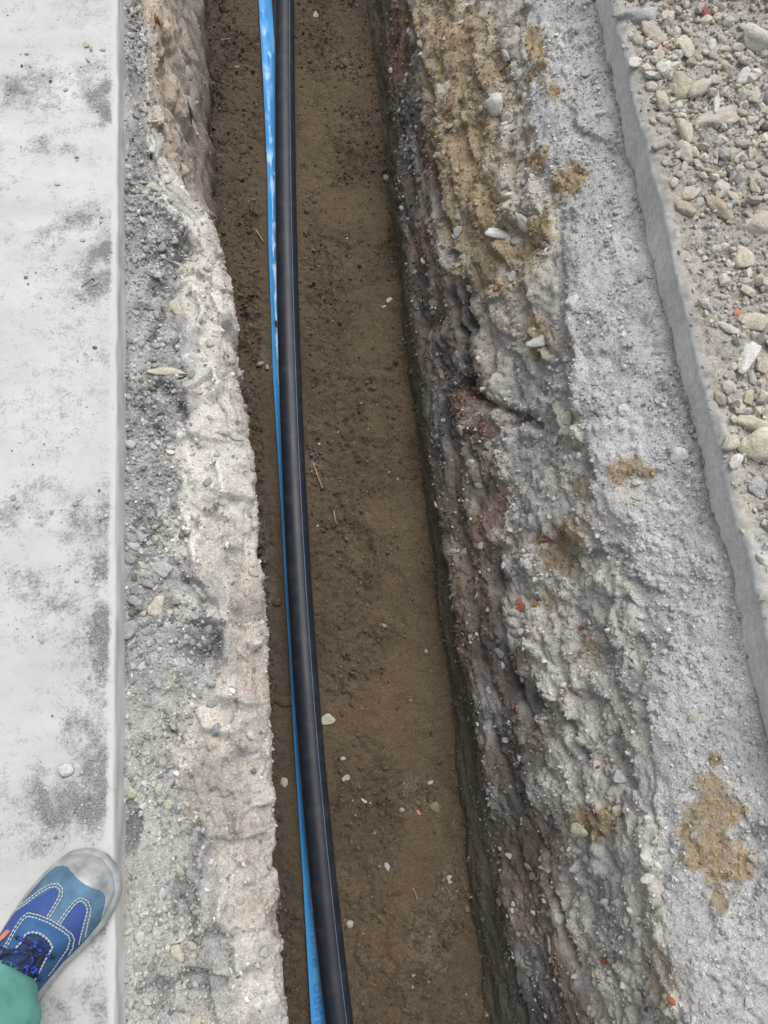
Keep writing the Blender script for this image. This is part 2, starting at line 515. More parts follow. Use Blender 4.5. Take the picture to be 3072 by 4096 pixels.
# hollows with broken grey stuff
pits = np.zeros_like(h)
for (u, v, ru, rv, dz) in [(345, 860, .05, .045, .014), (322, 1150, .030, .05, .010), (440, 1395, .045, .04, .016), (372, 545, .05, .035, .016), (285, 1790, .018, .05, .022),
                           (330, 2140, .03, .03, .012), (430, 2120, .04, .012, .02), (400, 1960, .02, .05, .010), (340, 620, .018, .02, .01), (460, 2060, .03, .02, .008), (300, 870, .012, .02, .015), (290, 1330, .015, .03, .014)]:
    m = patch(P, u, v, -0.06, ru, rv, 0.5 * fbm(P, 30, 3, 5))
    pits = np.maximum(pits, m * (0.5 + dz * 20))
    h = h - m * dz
UV = project(P)
wb = 0.006 * fbm(P, 40, 3, 191)
RIDGE = np.zeros_like(h)
for ln in [[(512, 1320), (551, 1361), (547, 1392)], [(484, 1502), (520, 1505), (535, 1521)], [(543, 1521), (562, 1568), (527, 1611)], [(441, 1568), (488, 1576), (527, 1548)], [(391, 1091), (414, 1150), (422, 1217)],
           [(414, 1115), (441, 1127), (430, 1162)], [(562, 1632), (566, 1678), (547, 1733)], [(547, 1768), (547, 1823), (520, 1854)], [(453, 1792), (434, 1843), (430, 1858)], [(523, 1749), (516, 1788)], [(484, 1925), (477, 1979)],
           [(457, 2112), (484, 2206)], [(461, 805), (473, 837), (461, 852)], [(488, 786), (508, 809), (504, 829)], [(340, 449), (391, 480), (414, 527)], [(441, 465), (459, 484), (449, 508)], [(328, 242), (340, 266), (320, 273)],
           [(379, 344), (391, 375)], [(440, 1260), (470, 1300), (480, 1340)], [(470, 1000), (485, 1060), (478, 1110)], [(505, 1180), (520, 1230)], [(420, 620), (440, 680), (430, 720)], [(490, 1420), (525, 1450)], [(540, 1900), (555, 1960)], [(520, 2080), (560, 2150)]]:
    d = np.abs(dist_line(P, UV, ln) + wb)
    RIDGE = np.maximum(RIDGE, np.exp(-(d / 0.0075) ** 2) + 0.35 * np.exp(-(d / 0.02) ** 2))
h = h + 0.018 * RIDGE
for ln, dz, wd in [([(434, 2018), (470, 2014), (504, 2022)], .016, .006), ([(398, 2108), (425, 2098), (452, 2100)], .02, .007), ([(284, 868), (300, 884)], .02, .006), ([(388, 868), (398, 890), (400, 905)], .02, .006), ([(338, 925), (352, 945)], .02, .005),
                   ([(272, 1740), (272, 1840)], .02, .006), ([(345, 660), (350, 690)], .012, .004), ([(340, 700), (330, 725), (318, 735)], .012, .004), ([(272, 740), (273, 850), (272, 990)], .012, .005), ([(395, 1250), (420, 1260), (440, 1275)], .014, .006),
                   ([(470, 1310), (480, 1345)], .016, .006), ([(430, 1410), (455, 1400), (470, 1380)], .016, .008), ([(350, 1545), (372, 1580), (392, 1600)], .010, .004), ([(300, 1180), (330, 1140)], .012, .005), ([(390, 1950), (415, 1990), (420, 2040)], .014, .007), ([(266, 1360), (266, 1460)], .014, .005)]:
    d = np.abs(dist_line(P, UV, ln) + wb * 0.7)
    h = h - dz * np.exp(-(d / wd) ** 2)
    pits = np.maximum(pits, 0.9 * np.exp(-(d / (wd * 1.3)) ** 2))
crack = np.exp(-((f2 - f1) / 0.05) ** 2) * (gz * 0.9 + 0.5 * bz) * sstep(-0.1, 0.35, fbm(P, 7, 2, 99))
h = h - crack * 0.007
fade = sstep(0, 0.7, q)[None, :]
h = h * (0.25 + 0.75 * fade)
P = P + Nn * h[..., None]
under = sstep(0.0, 0.5, q)
xmax = (lipL(Y) + 0.004 + 0.004 * vnoise(Y * 60, Y * 0, Y * 0, 44))[:, None]
xmax = xmax * np.where(P[..., 2] < -0.09, (CAMH - P[..., 2]) / 1.34, 1.0)
exc = P[..., 0] - xmax
P[..., 0] = np.where((exc > 0) & (far[:, None] < 0.6), xmax + 0.12 * exc, P[..., 0])
P[..., 0] = np.where(q[None, :] < 0.25, np.maximum(P[..., 0], xs[:, None] - 0.006), P[..., 0])
n8 = fbm(P, 55, 4, 91, 0.65)
tone = 1 + 0.22 * (rid - 0.5) + 0.20 * (gid - 0.5)
grey = np.broadcast_to(c3(0.325, 0.32, 0.315), P.shape) * (tone * (1 + 0.34 * n8 + 0.20 * fbm(P, 10, 3, 93)))[..., None]
grey = mix(grey, c3(0.48, 0.46, 0.43), sstep(0.0, 0.4, fbm(Pw, 13, 3, 95)) * 0.85)
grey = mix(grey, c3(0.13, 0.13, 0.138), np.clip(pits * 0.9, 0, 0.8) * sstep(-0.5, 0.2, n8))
grey = mix(grey, c3(0.50, 0.48, 0.44), sstep(0.80, 0.84, gid) * (1 - sstep(0.30, 0.45, g1)) * 0.8)
cream = np.broadcast_to(c3(0.555, 0.517, 0.475), P.shape) * ((1 + 0.16 * (kid - 0.5) + 0.10 * (gid - 0.5)) * (1 + 0.14 * n8 + 0.16 * fbm(P, 12, 4, 97)))[..., None]
cream = mix(cream, c3(0.70, 0.675, 0.63), np.clip(sstep(0.25, 0.6, flow) * 0.55 + 0.95 * sstep(0.3, 0.9, RIDGE), 0, 1))
cream = mix(cream, c3(0.35, 0.335, 0.31), sstep(0.1, 0.5, fbm(Pw, 15, 4, 98)) * 0.65)
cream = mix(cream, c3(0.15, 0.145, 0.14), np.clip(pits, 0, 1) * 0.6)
cream = mix(cream, c3(0.58, 0.55, 0.50), sstep(0.78, 0.82, gid) * (1 - sstep(0.30, 0.45, g1)) * 0.7)
cream = mix(cream, c3(0.36, 0.35, 0.335), sstep(0.72, 0.76, rid) * (1 - sstep(0.42, 0.6, f1)) * 0.7)
cream = mix(cream, c3(0.60, 0.58, 0.535), (1 - sstep(0.16, 0.20, rid)) * (1 - sstep(0.36, 0.5, f1)) * 0.75)
cream = mix(cream, c3(0.29, 0.285, 0.28), sstep(0.2, 0.5, fbm(Pw, 5.5, 3, 194)) * 0.6 * (1 - sstep(1.6, 2.4, Q)))
cream = mix(cream, c3(0.40, 0.335, 0.26), sstep(0.15, 0.5, fbm(P, 6, 3, 94)) * 0.5)
brown = np.broadcast_to(c3(0.50, 0.42, 0.33), P.shape) * ((1 + 0.25 * (kid - 0.5)) * (1 + 0.18 * n8 + 0.22 * fbm(P, 9, 4, 77)))[..., None]
brown = mix(brown, c3(0.50, 0.45, 0.405), sstep(-0.1, 0.4, fbm(P, 7, 3, 78)) * 0.7)
brown = mix(brown, c3(0.54, 0.485, 0.41), sstep(0.0, 0.5, fbm(P, 6, 3, 79, 0.5, (1.5, 1.5, 0.6))) * 0.5)
nearb = 1 - sstep(0.02, 0.22, YY + 0.06 * fbm(P, 8, 3, 196))
grey = mix(grey, np.array(c3(0.46, 0.44, 0.405)) * (1 + 0.25 * n8)[..., None], np.clip(nearb * 0.75 * sstep(-0.45, 0.15, fbm(Pw, 8, 3, 197)), 0, 1) * (1 - np.clip(pits, 0, 1)))
col = mix(grey, cream, sstep(0.85, 1.15, Q + 0.75 * fbm(Pw, 9, 4, 198, 0.6) * sstep(0.3, 0.7, Q)))
tb = sstep(2.2, 3.4, Q + 0.5 * fbm(P, 8, 3, 55)) * (0.45 + 0.55 * far[:, None])
col = mix(col, brown, np.clip(tb, 0, 1))
col = mix(col, c3(0.34, 0.25, 0.22), sstep(2.7, 3.1, Q) * (1 - sstep(3.3, 4.2, Q)) * sstep(-0.1, 0.4, fbm(P, 11, 3, 57)) * 0.6 * (1 - far[:, None]))
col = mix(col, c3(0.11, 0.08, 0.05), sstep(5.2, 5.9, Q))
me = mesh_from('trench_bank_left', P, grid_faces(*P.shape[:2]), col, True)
bank_l = tag(link('trench_bank_left', me, MAT['bank']), 'broken grey base course and cream rock lip below the pale pavement', None, None, 'structure')
SURF['bankL'] = P
COLS = {'bankL': col}
QL, GZ = Q, gz

# ---- trench floor
nx = 140
xa, xb = np.minimum(xf, -0.3) - 0.05, flrR(Y) + 0.05
t = np.linspace(0, 1, nx)
P = np.zeros((NY, nx, 3))
P[..., 0] = xa[:, None] * (1 - t) + xb[:, None] * t
P[..., 1] = Y[:, None]
P[..., 2] = -0.755


def pipe_x(y):
    return np.interp(y, PY, PX)


pp = [at(u, v, -0.715) for u, v in [(1138, 0), (1141, 500), (1146, 1000), (1158, 1500), (1184, 2048), (1221, 2663), (1255, 3100), (1285, 3500), (1359, 4096)]]
pp.sort(key=lambda a: a[1])
PY = np.array([a[1] for a in pp]); PX = np.array([a[0] for a in pp])
cf = np.polyfit(PY, PX, 4)
PY = np.linspace(PY[0], PY[-1], 60); PX = np.polyval(cf, PY)
PY = np.concatenate([[Y0 + 0.3], PY, [Y1 - 0.3]])
PX = np.concatenate([[PX[0]], PX, [PX[-1]]])
dp = P[..., 0] - pipe_x(Y)[:, None]
left = 1 - sstep(-0.05, 0.02, dp)
f1, f2, rid, r2, ox, oy = cells(P[..., 0] + 0.004 * fbm(P, 60, 2, 2), P[..., 1] + 0.004 * fbm(P, 60, 2, 7), 0.016, 90)
clod = np.sqrt(np.clip(1 - (f1 / 0.62) ** 2, 0, 1)) * np.where(rid > 0.45, r2, 0)
e1, e2, eid, er, ex, ey = cells(P[..., 0] + 0.01 * fbm(P, 30, 2, 2), P[..., 1] + 0.01 * fbm(P, 30, 2, 7), 0.045, 95)
clod2 = np.sqrt(np.clip(1 - (e1 / 0.5) ** 2, 0, 1)) * np.where(eid > 0.72, er, 0)
trod = sstep(-0.05, 0.35, fbm(P, 6, 3, 66))            # trodden flat patches
h = 0.026 * fbm(P, 5, 4, 101) + (0.010 * fbm(P, 22, 5, 103, 0.65) + 0.006 * fbm(P, 75, 3, 104, 0.7)) * (1.2 - 0.75 * trod)
h = h + (0.008 * clod + 0.013 * clod2) * (0.45 + 0.9 * left) * (1.15 - 0.8 * trod) - 0.006 * np.exp(-((e2 - e1) / 0.06) ** 2) * sstep(0.0, 0.4, fbm(P, 6, 2, 108))
# boot prints: shallow rounded steps in the middle of the floor
for (u, v, r) in [(845, 1290, .055), (800, 1420, .05), (770, 700, .06), (720, 360, .07), (820, 1080, .06), (760, 1200, .07), (720, 2040, .08), (700, 560, .06), (860, 990, .05)]:
    c = at(u * K, v * K, -0.75)
    d = np.sqrt(((P[..., 0] - c[0]) / r) ** 2 + ((P[..., 1] - c[1]) / (r * 1.5)) ** 2) + 0.12 * fbm(P, 25, 3, 8)
    h = h - 0.007 * (1 - sstep(0.70, 1.05, d + 0.35 * fbm(P, 9, 3, 18)))
pipe_flat = np.exp(-((dp + 0.02) / 0.062) ** 4)
h = h * (1 - 0.85 * pipe_flat) + 0.002 * pipe_flat
# soil creeps up against both walls
h = h + 0.05 * np.exp(-np.clip(P[..., 0] - xa[:, None] - 0.02, 0, 9) / 0.03) * (0.6 + 0.5 * fbm(P, 8, 3, 6))
h = h + 0.05 * np.exp(-np.clip(xb[:, None] - 0.025 - P[..., 0], 0, 9) / 0.03) * (0.5 + 0.5 * fbm(P, 8, 3, 16))
P[..., 2] += h
n8 = fbm(P, 60, 4, 105, 0.65)
col = np.broadcast_to(c3(0.108, 0.081, 0.053), P.shape) * (1 + 0.34 * n8 + 0.36 * fbm(P, 7, 4, 107))[..., None]
col = mix(col, c3(0.132, 0.100, 0.064), trod * 0.6)
col = mix(col, c3(0.098, 0.075, 0.053), left * 0.6)
grit_m = np.zeros(P.shape[:2])
for (u, v, ru, rv) in [(675, 1010, .05, .06), (760, 140, .05, .07), (930, 2030, .06, .1), (900, 1720, .06, .05), (745, 130, .04, .04), (590, 770, .05, .06), (560, 1290, .05, .3), (980, 1950, .05, .1)]:
    grit_m = np.maximum(grit_m, patch(P, u, v, -0.75, ru, rv, 0.4 * n8))
col = mix(col, c3(0.17, 0.15, 0.12), grit_m * sstep(-0.3, 0.5, n8) * 0.7)
me = mesh_from('trench_floor', P, grid_faces(*P.shape[:2]), col, True)
floor_o = tag(link('trench_floor', me, MAT['soil']), 'trodden brown earth at the bottom of the trench', None, None, 'structure')
SURF['floor'] = P
COLS['floor'] = col
off_ = 1 - ((dp > -0.085) & (dp < 0.034))
GRITF = off_ * np.clip(0.25 + grit_m * 2 + left * 0.5 + (1 - trod) * 0.5, 0, 3)

# ---- right bank
xs = slabR(Y); xk = footR(Y); xc = creR(Y); xm = midR(Y); xl_ = lowR(Y); xfl = flrR(Y)
wob = 0.014 * vnoise(Y * 9, Y * 0, Y * 0, 15) + 0.007 * vnoise(Y * 28, Y * 0, Y * 0, 17)
zlow = -0.60 * o
ctrl = [(xfl - 0.02, -0.81 * o), (xfl + 0.002, -0.74 * o), (xl_, zlow), (xm, -0.38 * o), (xc + wob, -0.165 * o + 0.012 * vnoise(Y * 12, Y * 0, Y * 0, 19)),
        (xc + 0.03 + wob, -0.135 * o), (np.maximum(xk, xc + 0.05), -0.064 * o), (xs + 0.025, -0.060 * o)]
P, q = ribbon(ctrl, [8, 40, 76, 76, 14, 52, 12])
P = blur_x(P, 3, 2)
S = np.concatenate([[0], np.cumsum(np.linalg.norm(np.diff(P[NY // 3], axis=0), axis=-1))])[None, :] * np.ones((NY, 1))
YY = Y[:, None] * np.ones_like(S)
Nn = normals(P)
Q = q[None, :] + 0.30 * fbm(P, 9, 4, 205, 0.6, (1, 0.7, 1))
ledge = sstep(4.0, 4.35, q[None, :] + 0.12 * fbm(P, 25, 3, 4)) * np.ones_like(S)
facez = sstep(1.6, 2.2, Q) * (1 - ledge)
clay = 1 - sstep(1.6, 2.2, Q)
wx, wy = S + 0.020 * fbm(P, 14, 3, 203), YY + 0.03 * fbm(P, 14, 3, 213)
f1, f2, rid, r2, ox, oy = cells(wx, wy * 0.7, 0.050, 240)
dome = np.sqrt(np.clip(1 - (f1 / (0.28 + 0.35 * r2)) ** 2, 0, 1)) * np.where(rid > 0.45, 1, 0)
facet = (rid - 0.5) * 0.02 + (ox * (r2 - 0.5) + oy * (rid - 0.5)) * 0.03
g1, g2, gid, gr, gx, gy = cells(S + 0.006 * fbm(P, 60, 2, 3), YY + 0.006 * fbm(P, 60, 2, 13), 0.019, 260)
peb = np.sqrt(np.clip(1 - (g1 / (0.25 + 0.35 * gr)) ** 2, 0, 1)) * np.where(gid > 0.5, 1, 0)
k1, k2, kid, kr, kx, ky = cells(S + 0.04 * fbm(P, 8, 2, 253), (YY + 0.04 * fbm(P, 8, 2, 263)) * 0.7, 0.11, 270)
facet3 = (kid - 0.5) * 0.022 + (kx * (kr - 0.5) + ky * (kid - 0.5)) * 0.045
Pw = warp(P, 0.035, 9, 141)
lump = billow(Pw, 7, 5, 221, 0.55, (1, 0.75, 1.1))
strat = fbm(Pw, 8, 3, 223, 0.5, (0.6, 0.35, 2.2))
rub = sstep(2.2, 3.0, Q) * (1 - ledge)
low = sstep(1.6, 2.2, Q) * (1 - sstep(2.6, 3.2, Q))
h = facez * (0.017 * lump + 0.014 * fbm(P, 5, 3, 225) + 0.006 * fbm(P, 26, 5, 229, 0.6)) + low * 0.016 * strat + rub * (0.010 * dome + 0.45 * facet + 0.45 * facet3)
h = h + facez * (0.004 * peb + 0.003 * fbm(P, 55, 3, 227, 0.6))
h = h + clay * (0.018 * fbm(P, 6, 4, 231, 0.5, (1, 0.5, 1.6)) + 0.009 * fbm(P, 26, 5, 233, 0.65, (1, 0.6, 1)))
lc1 = sstep(-0.1, 0.3, fbm(Pw, 9, 2, 243))
h = h + ledge * (0.015 * fbm(Pw, 9, 4, 235) + 0.008 * fbm(P, 34, 5, 237, 0.65) + 0.006 * peb * lc1 + 0.32 * facet * lc1 + 0.25 * facet3)
joint = np.exp(-((q[None, :] - 6.0) / 0.10) ** 2) * np.ones_like(S)
h = h - 0.010 * joint * sstep(-0.3, 0.4, fbm(P, 12, 3, 239))
# long cavities
UV = project(P)
wb = 0.008 * fbm(P, 30, 3, 192)
for ln, dz, wd in [([(958, 470), (985, 560), (975, 640), (1000, 720), (985, 790), (1010, 850), (1090, 890), (1150, 920)], .032, .010), ([(1150, 1480), (1200, 1520), (1235, 1570), (1262, 1640)], .026, .009), ([(1085, 1330), (1110, 1480), (1145, 1560)], .022, .009),
                   ([(1050, 880), (1010, 950), (1040, 1060)], .02, .009), ([(840, 380), (848, 420), (870, 560), (885, 680)], .025, .009), ([(1060, 1560), (1090, 1660), (1120, 1760), (1170, 1850)], .02, .009), ([(1180, 1900), (1215, 1990), (1240, 2080)], .02, .008),
                   ([(1240, 1700), (1290, 1760)], .018, .007), ([(880, 40), (905, 120), (930, 230)], .02, .009), ([(1050, 120), (1085, 165)], .02, .010), ([(1150, 2050), (1190, 2190)], .02, .008), ([(1300, 1830), (1340, 1930)], .015, .006), ([(1130, 620), (1150, 700), (1180, 760)], .014, .006)]:
    d = np.abs(dist_line(P, UV, ln) + wb)
    h = h - dz * np.exp(-(d / wd) ** 2)
for ln in [[(1115, 455), (1080, 490), (1078, 530), (1095, 555)], [(1150, 445), (1130, 475), (1135, 500)], [(1145, 610), (1150, 680), (1165, 730)], [(1140, 715), (1180, 775)], [(1000, 250), (1020, 330)], [(1235, 700), (1250, 800)], [(1190, 870), (1215, 930)]]:
    d = np.abs(dist_line(P, UV, ln) + wb * 0.6)
    h = h + 0.014 * np.exp(-(d / 0.008) ** 2)
for (u, v, z, ru, rv, dz) in [(935, 400, -.42, .03, .10, .035), (845, 400, -.66, .02, .07, .03), (960, 480, -.34, .012, .05, .025), (1000, 690, -.40, .02, .16, .028), (1040, 800, -.36, .03, .06, .025),
                              (1085, 905, -.33, .05, .02, .03), (1000, 830, -.45, .05, .015, .02), (1180, 1540, -.30, .02, .09, .022), (1110, 1700, -.42, .02, .14, .02), (875, 650, -.62, .012, .14, .022),
                              (1070, 115, -.25, .02, .03, .02), (1070, 1310, -.42, .02, .1, .016), (1230, 1640, -.25, .02, .05, .018), (800, 60, -.62, .02, .05, .03), (860, 60, -.5, .02, .04, .03)]:
    c = at(u * K, v * K, z)
    d = np.sqrt(((P[..., 0] - c[0]) ** 2 + (P[..., 2] - c[2]) ** 2) / ru ** 2 + ((P[..., 1] - c[1]) / rv) ** 2) + 0.5 * fbm(P, 22, 3, 45)
    h = h - 1.6 * dz * (1 - sstep(0.5, 1.1, d))
P = P + Nn * (h * sstep(0, 0.8, q)[None, :])[..., None]
n8 = fbm(P, 55, 4, 291, 0.65)
n2 = fbm(P, 7, 4, 293)
n3 = fbm(P, 15, 4, 295, 0.6)
ledc = np.broadcast_to(c3(0.47, 0.472, 0.472), P.shape) * ((1 + 0.14 * (gid - 0.5) + 0.12 * (rid - 0.5)) * (1 + 0.20 * n8 + 0.12 * n2))[..., None]
ledc = mix(ledc, c3(0.50, 0.48, 0.435), sstep(-0.1, 0.4, n3) * 0.75)
ledc = mix(ledc, c3(0.37, 0.375, 0.395), sstep(0.05, 0.5, fbm(P, 10, 3, 297)) * 0.6)
ledc = mix(ledc, c3(0.20, 0.18, 0.16), joint * 0.75)
rubc = np.broadcast_to(c3(0.49, 0.465, 0.42), P.shape) * ((1 + 0.25 * (gid - 0.5) + 0.25 * (kid - 0.5)) * (1 + 0.26 * n8 + 0.14 * n2))[..., None]
rubc = mix(rubc, c3(0.56, 0.53, 0.47), dome * 0.6 * np.where(r2 > 0.5, 1, 0))
rubc = mix(rubc, c3(0.38, 0.37, 0.36), sstep(0.0, 0.5, fbm(P, 9, 4, 299)) * 0.7)
rubc = mix(rubc, c3(0.42, 0.33, 0.205), sstep(0.28, 0.55, fbm(P, 13, 4, 298)) * 0.6)
drk = np.broadcast_to(c3(0.150, 0.126, 0.108), P.shape) * ((1 + 0.5 * (kid - 0.5)) * (1 + 0.28 * n8 + 0.22 * n3))[..., None]
drk = mix(drk, c3(0.36, 0.345, 0.33), sstep(0.10, 0.45, fbm(P, 17, 4, 296, 0.6, (1, .6, 1.3))) * 0.75)
drk = mix(drk, c3(0.085, 0.082, 0.082), sstep(0.0, 0.35, fbm(Pw, 6, 3, 194)) * 0.8)
drk = mix(drk, c3(0.20, 0.115, 0.085), sstep(0.18, 0.5, fbm(Pw, 8, 3, 195, 0.5, (1, .5, 1.5))) * 0.7)
drk = mix(drk, c3(0.27, 0.205, 0.14), sstep(0.1, 0.5, fbm(P, 6, 3, 294)) * 0.5)
clc = np.broadcast_to(c3(0.120, 0.108, 0.082), P.shape) * (1 + 0.20 * n8 + 0.18 * fbm(P, 9, 3, 292, 0.5, (1, .3, 2)))[..., None]
clc = mix(clc, c3(0.20, 0.185, 0.12), sstep(0.25, 0.6, fbm(P, 9, 3, 290, 0.5, (1.5, .3, 3))) * 0.6)
col = mix(clc, drk, sstep(1.55, 2.15, Q))
col = mix(col, rubc, sstep(2.58, 3.06, Q + 0.34 * n3))
col = mix(col, ledc, ledge)
# sandy earth high up on the far half of the bank, and sand stuck on the ledge
sandy = np.broadcast_to(c3(0.330, 0.258, 0.165), P.shape) * (1 + 0.40 * n8 + 0.22 * n3)[..., None]
sm = sstep(0.80, 1.02, YY + 0.10 * n2 + 0.05 * (3.2 - q[None, :])) * sstep(2.75, 3.15, q[None, :] + 0.30 * n3 + 0.25 * n2) * (1 - sstep(3.45, 4.0, q[None, :] + 0.30 * n3 + 0.2 * n8))
sm = sm * (1 - 0.85 * sstep(0.28, 0.5, fbm(P, 12, 4, 288, 0.6)))
SANDP = np.zeros(P.shape[:2])
for (u, v, z, ru, rv) in [(1230, 385, -.12, .042, .045), (1163, 478, -.15, .032, .035), (1155, 110, -.15, .016, .10), (1160, 150, -.14, .022, .02), (1195, 205, -.13, .010, .02), (1345, 1012, -.115, .036, .027),
                          (1395, 1028, -.115, .014, .010), (1550, 1730, -.105, .03, .05), (1530, 1800, -.11, .04, .045), (1555, 1850, -.105, .042, .05), (1500, 1870, -.11, .016, .016), (1090, 510, -.2, .03, .03),
                          (1545, 1640, -.105, .010, .012), (1560, 1950, -.105, .012, .014), (1320, 1790, -.17, .03, .03), (1215, 1180, -.26, .03, .06), (1165, 345, -.16, .02, .03), (1170, 700, -.2, .02, .05)]:
    SANDP = np.maximum(SANDP, patch(P, u, v, z, ru * 1.05, rv * 1.05, 0.45 * fbm(P, 24, 2, 286) + 0.40 * fbm(P, 80, 3, 287)))
SANDH = np.zeros(P.shape[:2])
for (u, v, z, ru, rv) in [(1230, 385, -.12, .07, .075), (1163, 478, -.15, .05, .06), (1345, 1012, -.115, .07, .05), (1540, 1790, -.105, .07, .12), (1155, 120, -.15, .03, .13), (1215, 1180, -.26, .05, .09)]:
    SANDH = np.maximum(SANDH, patch(P, u, v, z, ru, rv, 0.4 * fbm(P, 20, 3, 284)))
sm = np.maximum(sm, SANDP)
col = mix(col, sandy, np.clip(sm, 0, 1) * np.clip(0.9 + 0.5 * n8, 0, 1))
P[..., 2] += 0.004 * SANDP * (0.6 + fbm(P, 130, 2, 285))
me = mesh_from('trench_bank_right', P, grid_faces(*P.shape[:2]), col, True)
bank_r = tag(link('trench_bank_right', me, MAT['bank']), 'sloping bank of layered rubble and clay under a grey dusty ledge', None, None, 'structure')
SURF['bankR'] = P
COLS['bankR'] = col
QR, LEDGE, SM = q[None, :] * np.ones(P.shape[:2]), ledge, np.clip(sm, 0, 1)

# ---- right pavement: sawn concrete face, top buried under gravelly spoil
xo = np.concatenate([np.arange(0, 0.40, 0.0042), 0.40 + np.cumsum(0.006 * 1.25 ** np.arange(25))])
eR = slabR(Y) + 0.006 * np.clip(vnoise(Y * 6, Y * 0, Y * 0, 63) - 0.35, 0, 1) + 0.010 * np.clip(vnoise(Y * 17, Y * 0, Y * 0, 64) - 0.3, 0, 1) + 0.0022 * vnoise(Y * 14, Y * 0, Y * 0, 23) + 0.0015 * vnoise(Y * 60, Y * 0, Y * 0, 25)
face = []
fz = [-0.14, -0.11, -0.095, -0.08, -0.065, -0.05, -0.035, -0.02, -0.008, -0.002]
fk = footR(Y)
for z in fz:
    t = np.clip(-z / 0.095, 0, 1)
    bx = np.maximum(np.minimum(eR - 0.004, eR), -9)
    dx = 0.0035 * vnoise(Y * 9, Y * 0 + z * 22, Y * 0, 27) - 0.006 * t * (0.4 + vnoise(Y * 6, Y * 0, Y * 0, 29))
    face.append(np.stack([eR - 0.001 + dx * (z < -0.01), Y, np.full(NY, z)], -1))
FP = np.stack(face, 1)
top = np.zeros((NY, len(xo), 3))
top[..., 0] = eR[:, None] + 0.002 + xo[None, :]
top[..., 1] = Y[:, None]


def heap(x, y, e):
    d = x - e
    return sstep(0.03, 0.5, d) * (0.02 + 0.075 * sstep(0.4, 1.6, y))


hp = heap(top[..., 0], top[..., 1], eR[:, None])
on = sstep(0.001, 0.014, xo + 0.004)[None, :]
f1, f2, rid, r2, ox, oy = cells(top[..., 0], top[..., 1], 0.013, 320)
top[..., 2] = 0.001 + hp + on * (0.014 * (0.5 + 0.5 * fbm(top, 10, 3, 301)) + 0.010 * fbm(top, 40, 4, 303, 0.65) + 0.004 * np.sqrt(np.clip(1 - (f1 / 0.6) ** 2, 0, 1)) * r2)
col = np.broadcast_to(c3(0.39, 0.365, 0.32), top.shape) * (1 + 0.34 * fbm(top, 60, 4, 305, 0.65) + 0.16 * fbm(top, 7, 3, 307))[..., None]
col = mix(col, c3(0.50, 0.49, 0.46), sstep(0.05, 0.45, fbm(top, 6, 3, 309)) * 0.6)
col = mix(col, c3(0.46, 0.47, 0.485), 1 - on * np.ones(NY)[:, None])
fcol = np.broadcast_to(c3(0.66, 0.66, 0.66), FP.shape) * (1 + 0.16 * fbm(FP, 9, 4, 311) + 0.06 * fbm(FP, 50, 3, 313))[..., None]
fcol = mix(fcol, c3(0.47, 0.485, 0.50), sstep(-0.012, -0.002, FP[..., 2]) * 0.6)
me = mesh_from('pavement_right', np.concatenate([FP, top], 1), grid_faces(NY, len(fz) + len(xo)), np.concatenate([fcol, col], 1), True)
me.materials.append(MAT['cut']); me.materials.append(MAT['bank'])
ncol = len(fz) + len(xo) - 1
mi = np.tile((np.arange(ncol) >= len(fz) + 3).astype(np.int32), NY - 1)
me.polygons.foreach_set('material_index', mi)
pave_r = tag(link('pavement_right', me, None), 'grey sawn concrete edge with gravelly spoil spread on top', None, None, 'structure')
SURF['slabR'] = top
COLS['slabR'] = col

# ---- ground out to the horizon, ends of the trench
Xa, Xb = SURF['slabL'][:, 0, 0].min(), SURF['slabR'][:, -1, 0].max()
B = 250.0
gv = np.array([(-B, -B, -.004), (B, -B, -.004), (B, B, -.004), (-B, B, -.004), (Xa + .3, Y0, -.004), (Xb - .3, Y0, -.004), (Xb - .3, Y1, -.004), (Xa + .3, Y1, -.004)])
me = mesh_from('ground', gv, np.array([(0, 1, 5, 4), (1, 2, 6, 5), (2, 3, 7, 6), (3, 0, 4, 7)]), None, False)
tag(link('ground', me, MAT['far']), 'packed ground stretching away around the trench', None, None, 'structure')
for yy, nm in ((Y0 + 0.05, 'trench_end'), (Y1 - 0.05, 'trench_end')):
    ev = np.array([(-.7, yy, -.9), (.9, yy, -.9), (.9, yy, -.005), (-.7, yy, -.005)])
    me = mesh_from(nm, ev, np.array([(0, 1, 2, 3)]), np.full((4, 3), 0.2), False)
    tag(link(nm, me, MAT['soil']), 'earth face closing the trench', None, None, 'structure')

# ------------------------------------------------------------------ stones
PROJ = {k: project(v) for k, v in SURF.items()}
NRM = {k: normals(v) for k, v in SURF.items()}


def pick(u, v, s):
    """surface point of s seen at photograph position (zoom units)"""
    pu, pv = PROJ[s]
    i = np.argmin((pu - u * K) ** 2 + (pv - v * K) ** 2)
    i = np.unravel_index(i, pu.shape)
    n = NRM[s][i]
    return SURF[s][i], (n if n[2] > -0.2 else -n)


def ico(level):
    bm = bmesh.new()
    bmesh.ops.create_icosphere(bm, subdivisions=level, radius=1.0)
    v = np.array([x.co[:] for x in bm.verts]); f = np.array([[l.index for l in x.verts] for x in bm.faces])
    bm.free()
    return v, f


ICO = {k: ico(k) for k in (1, 2, 3, 4)}


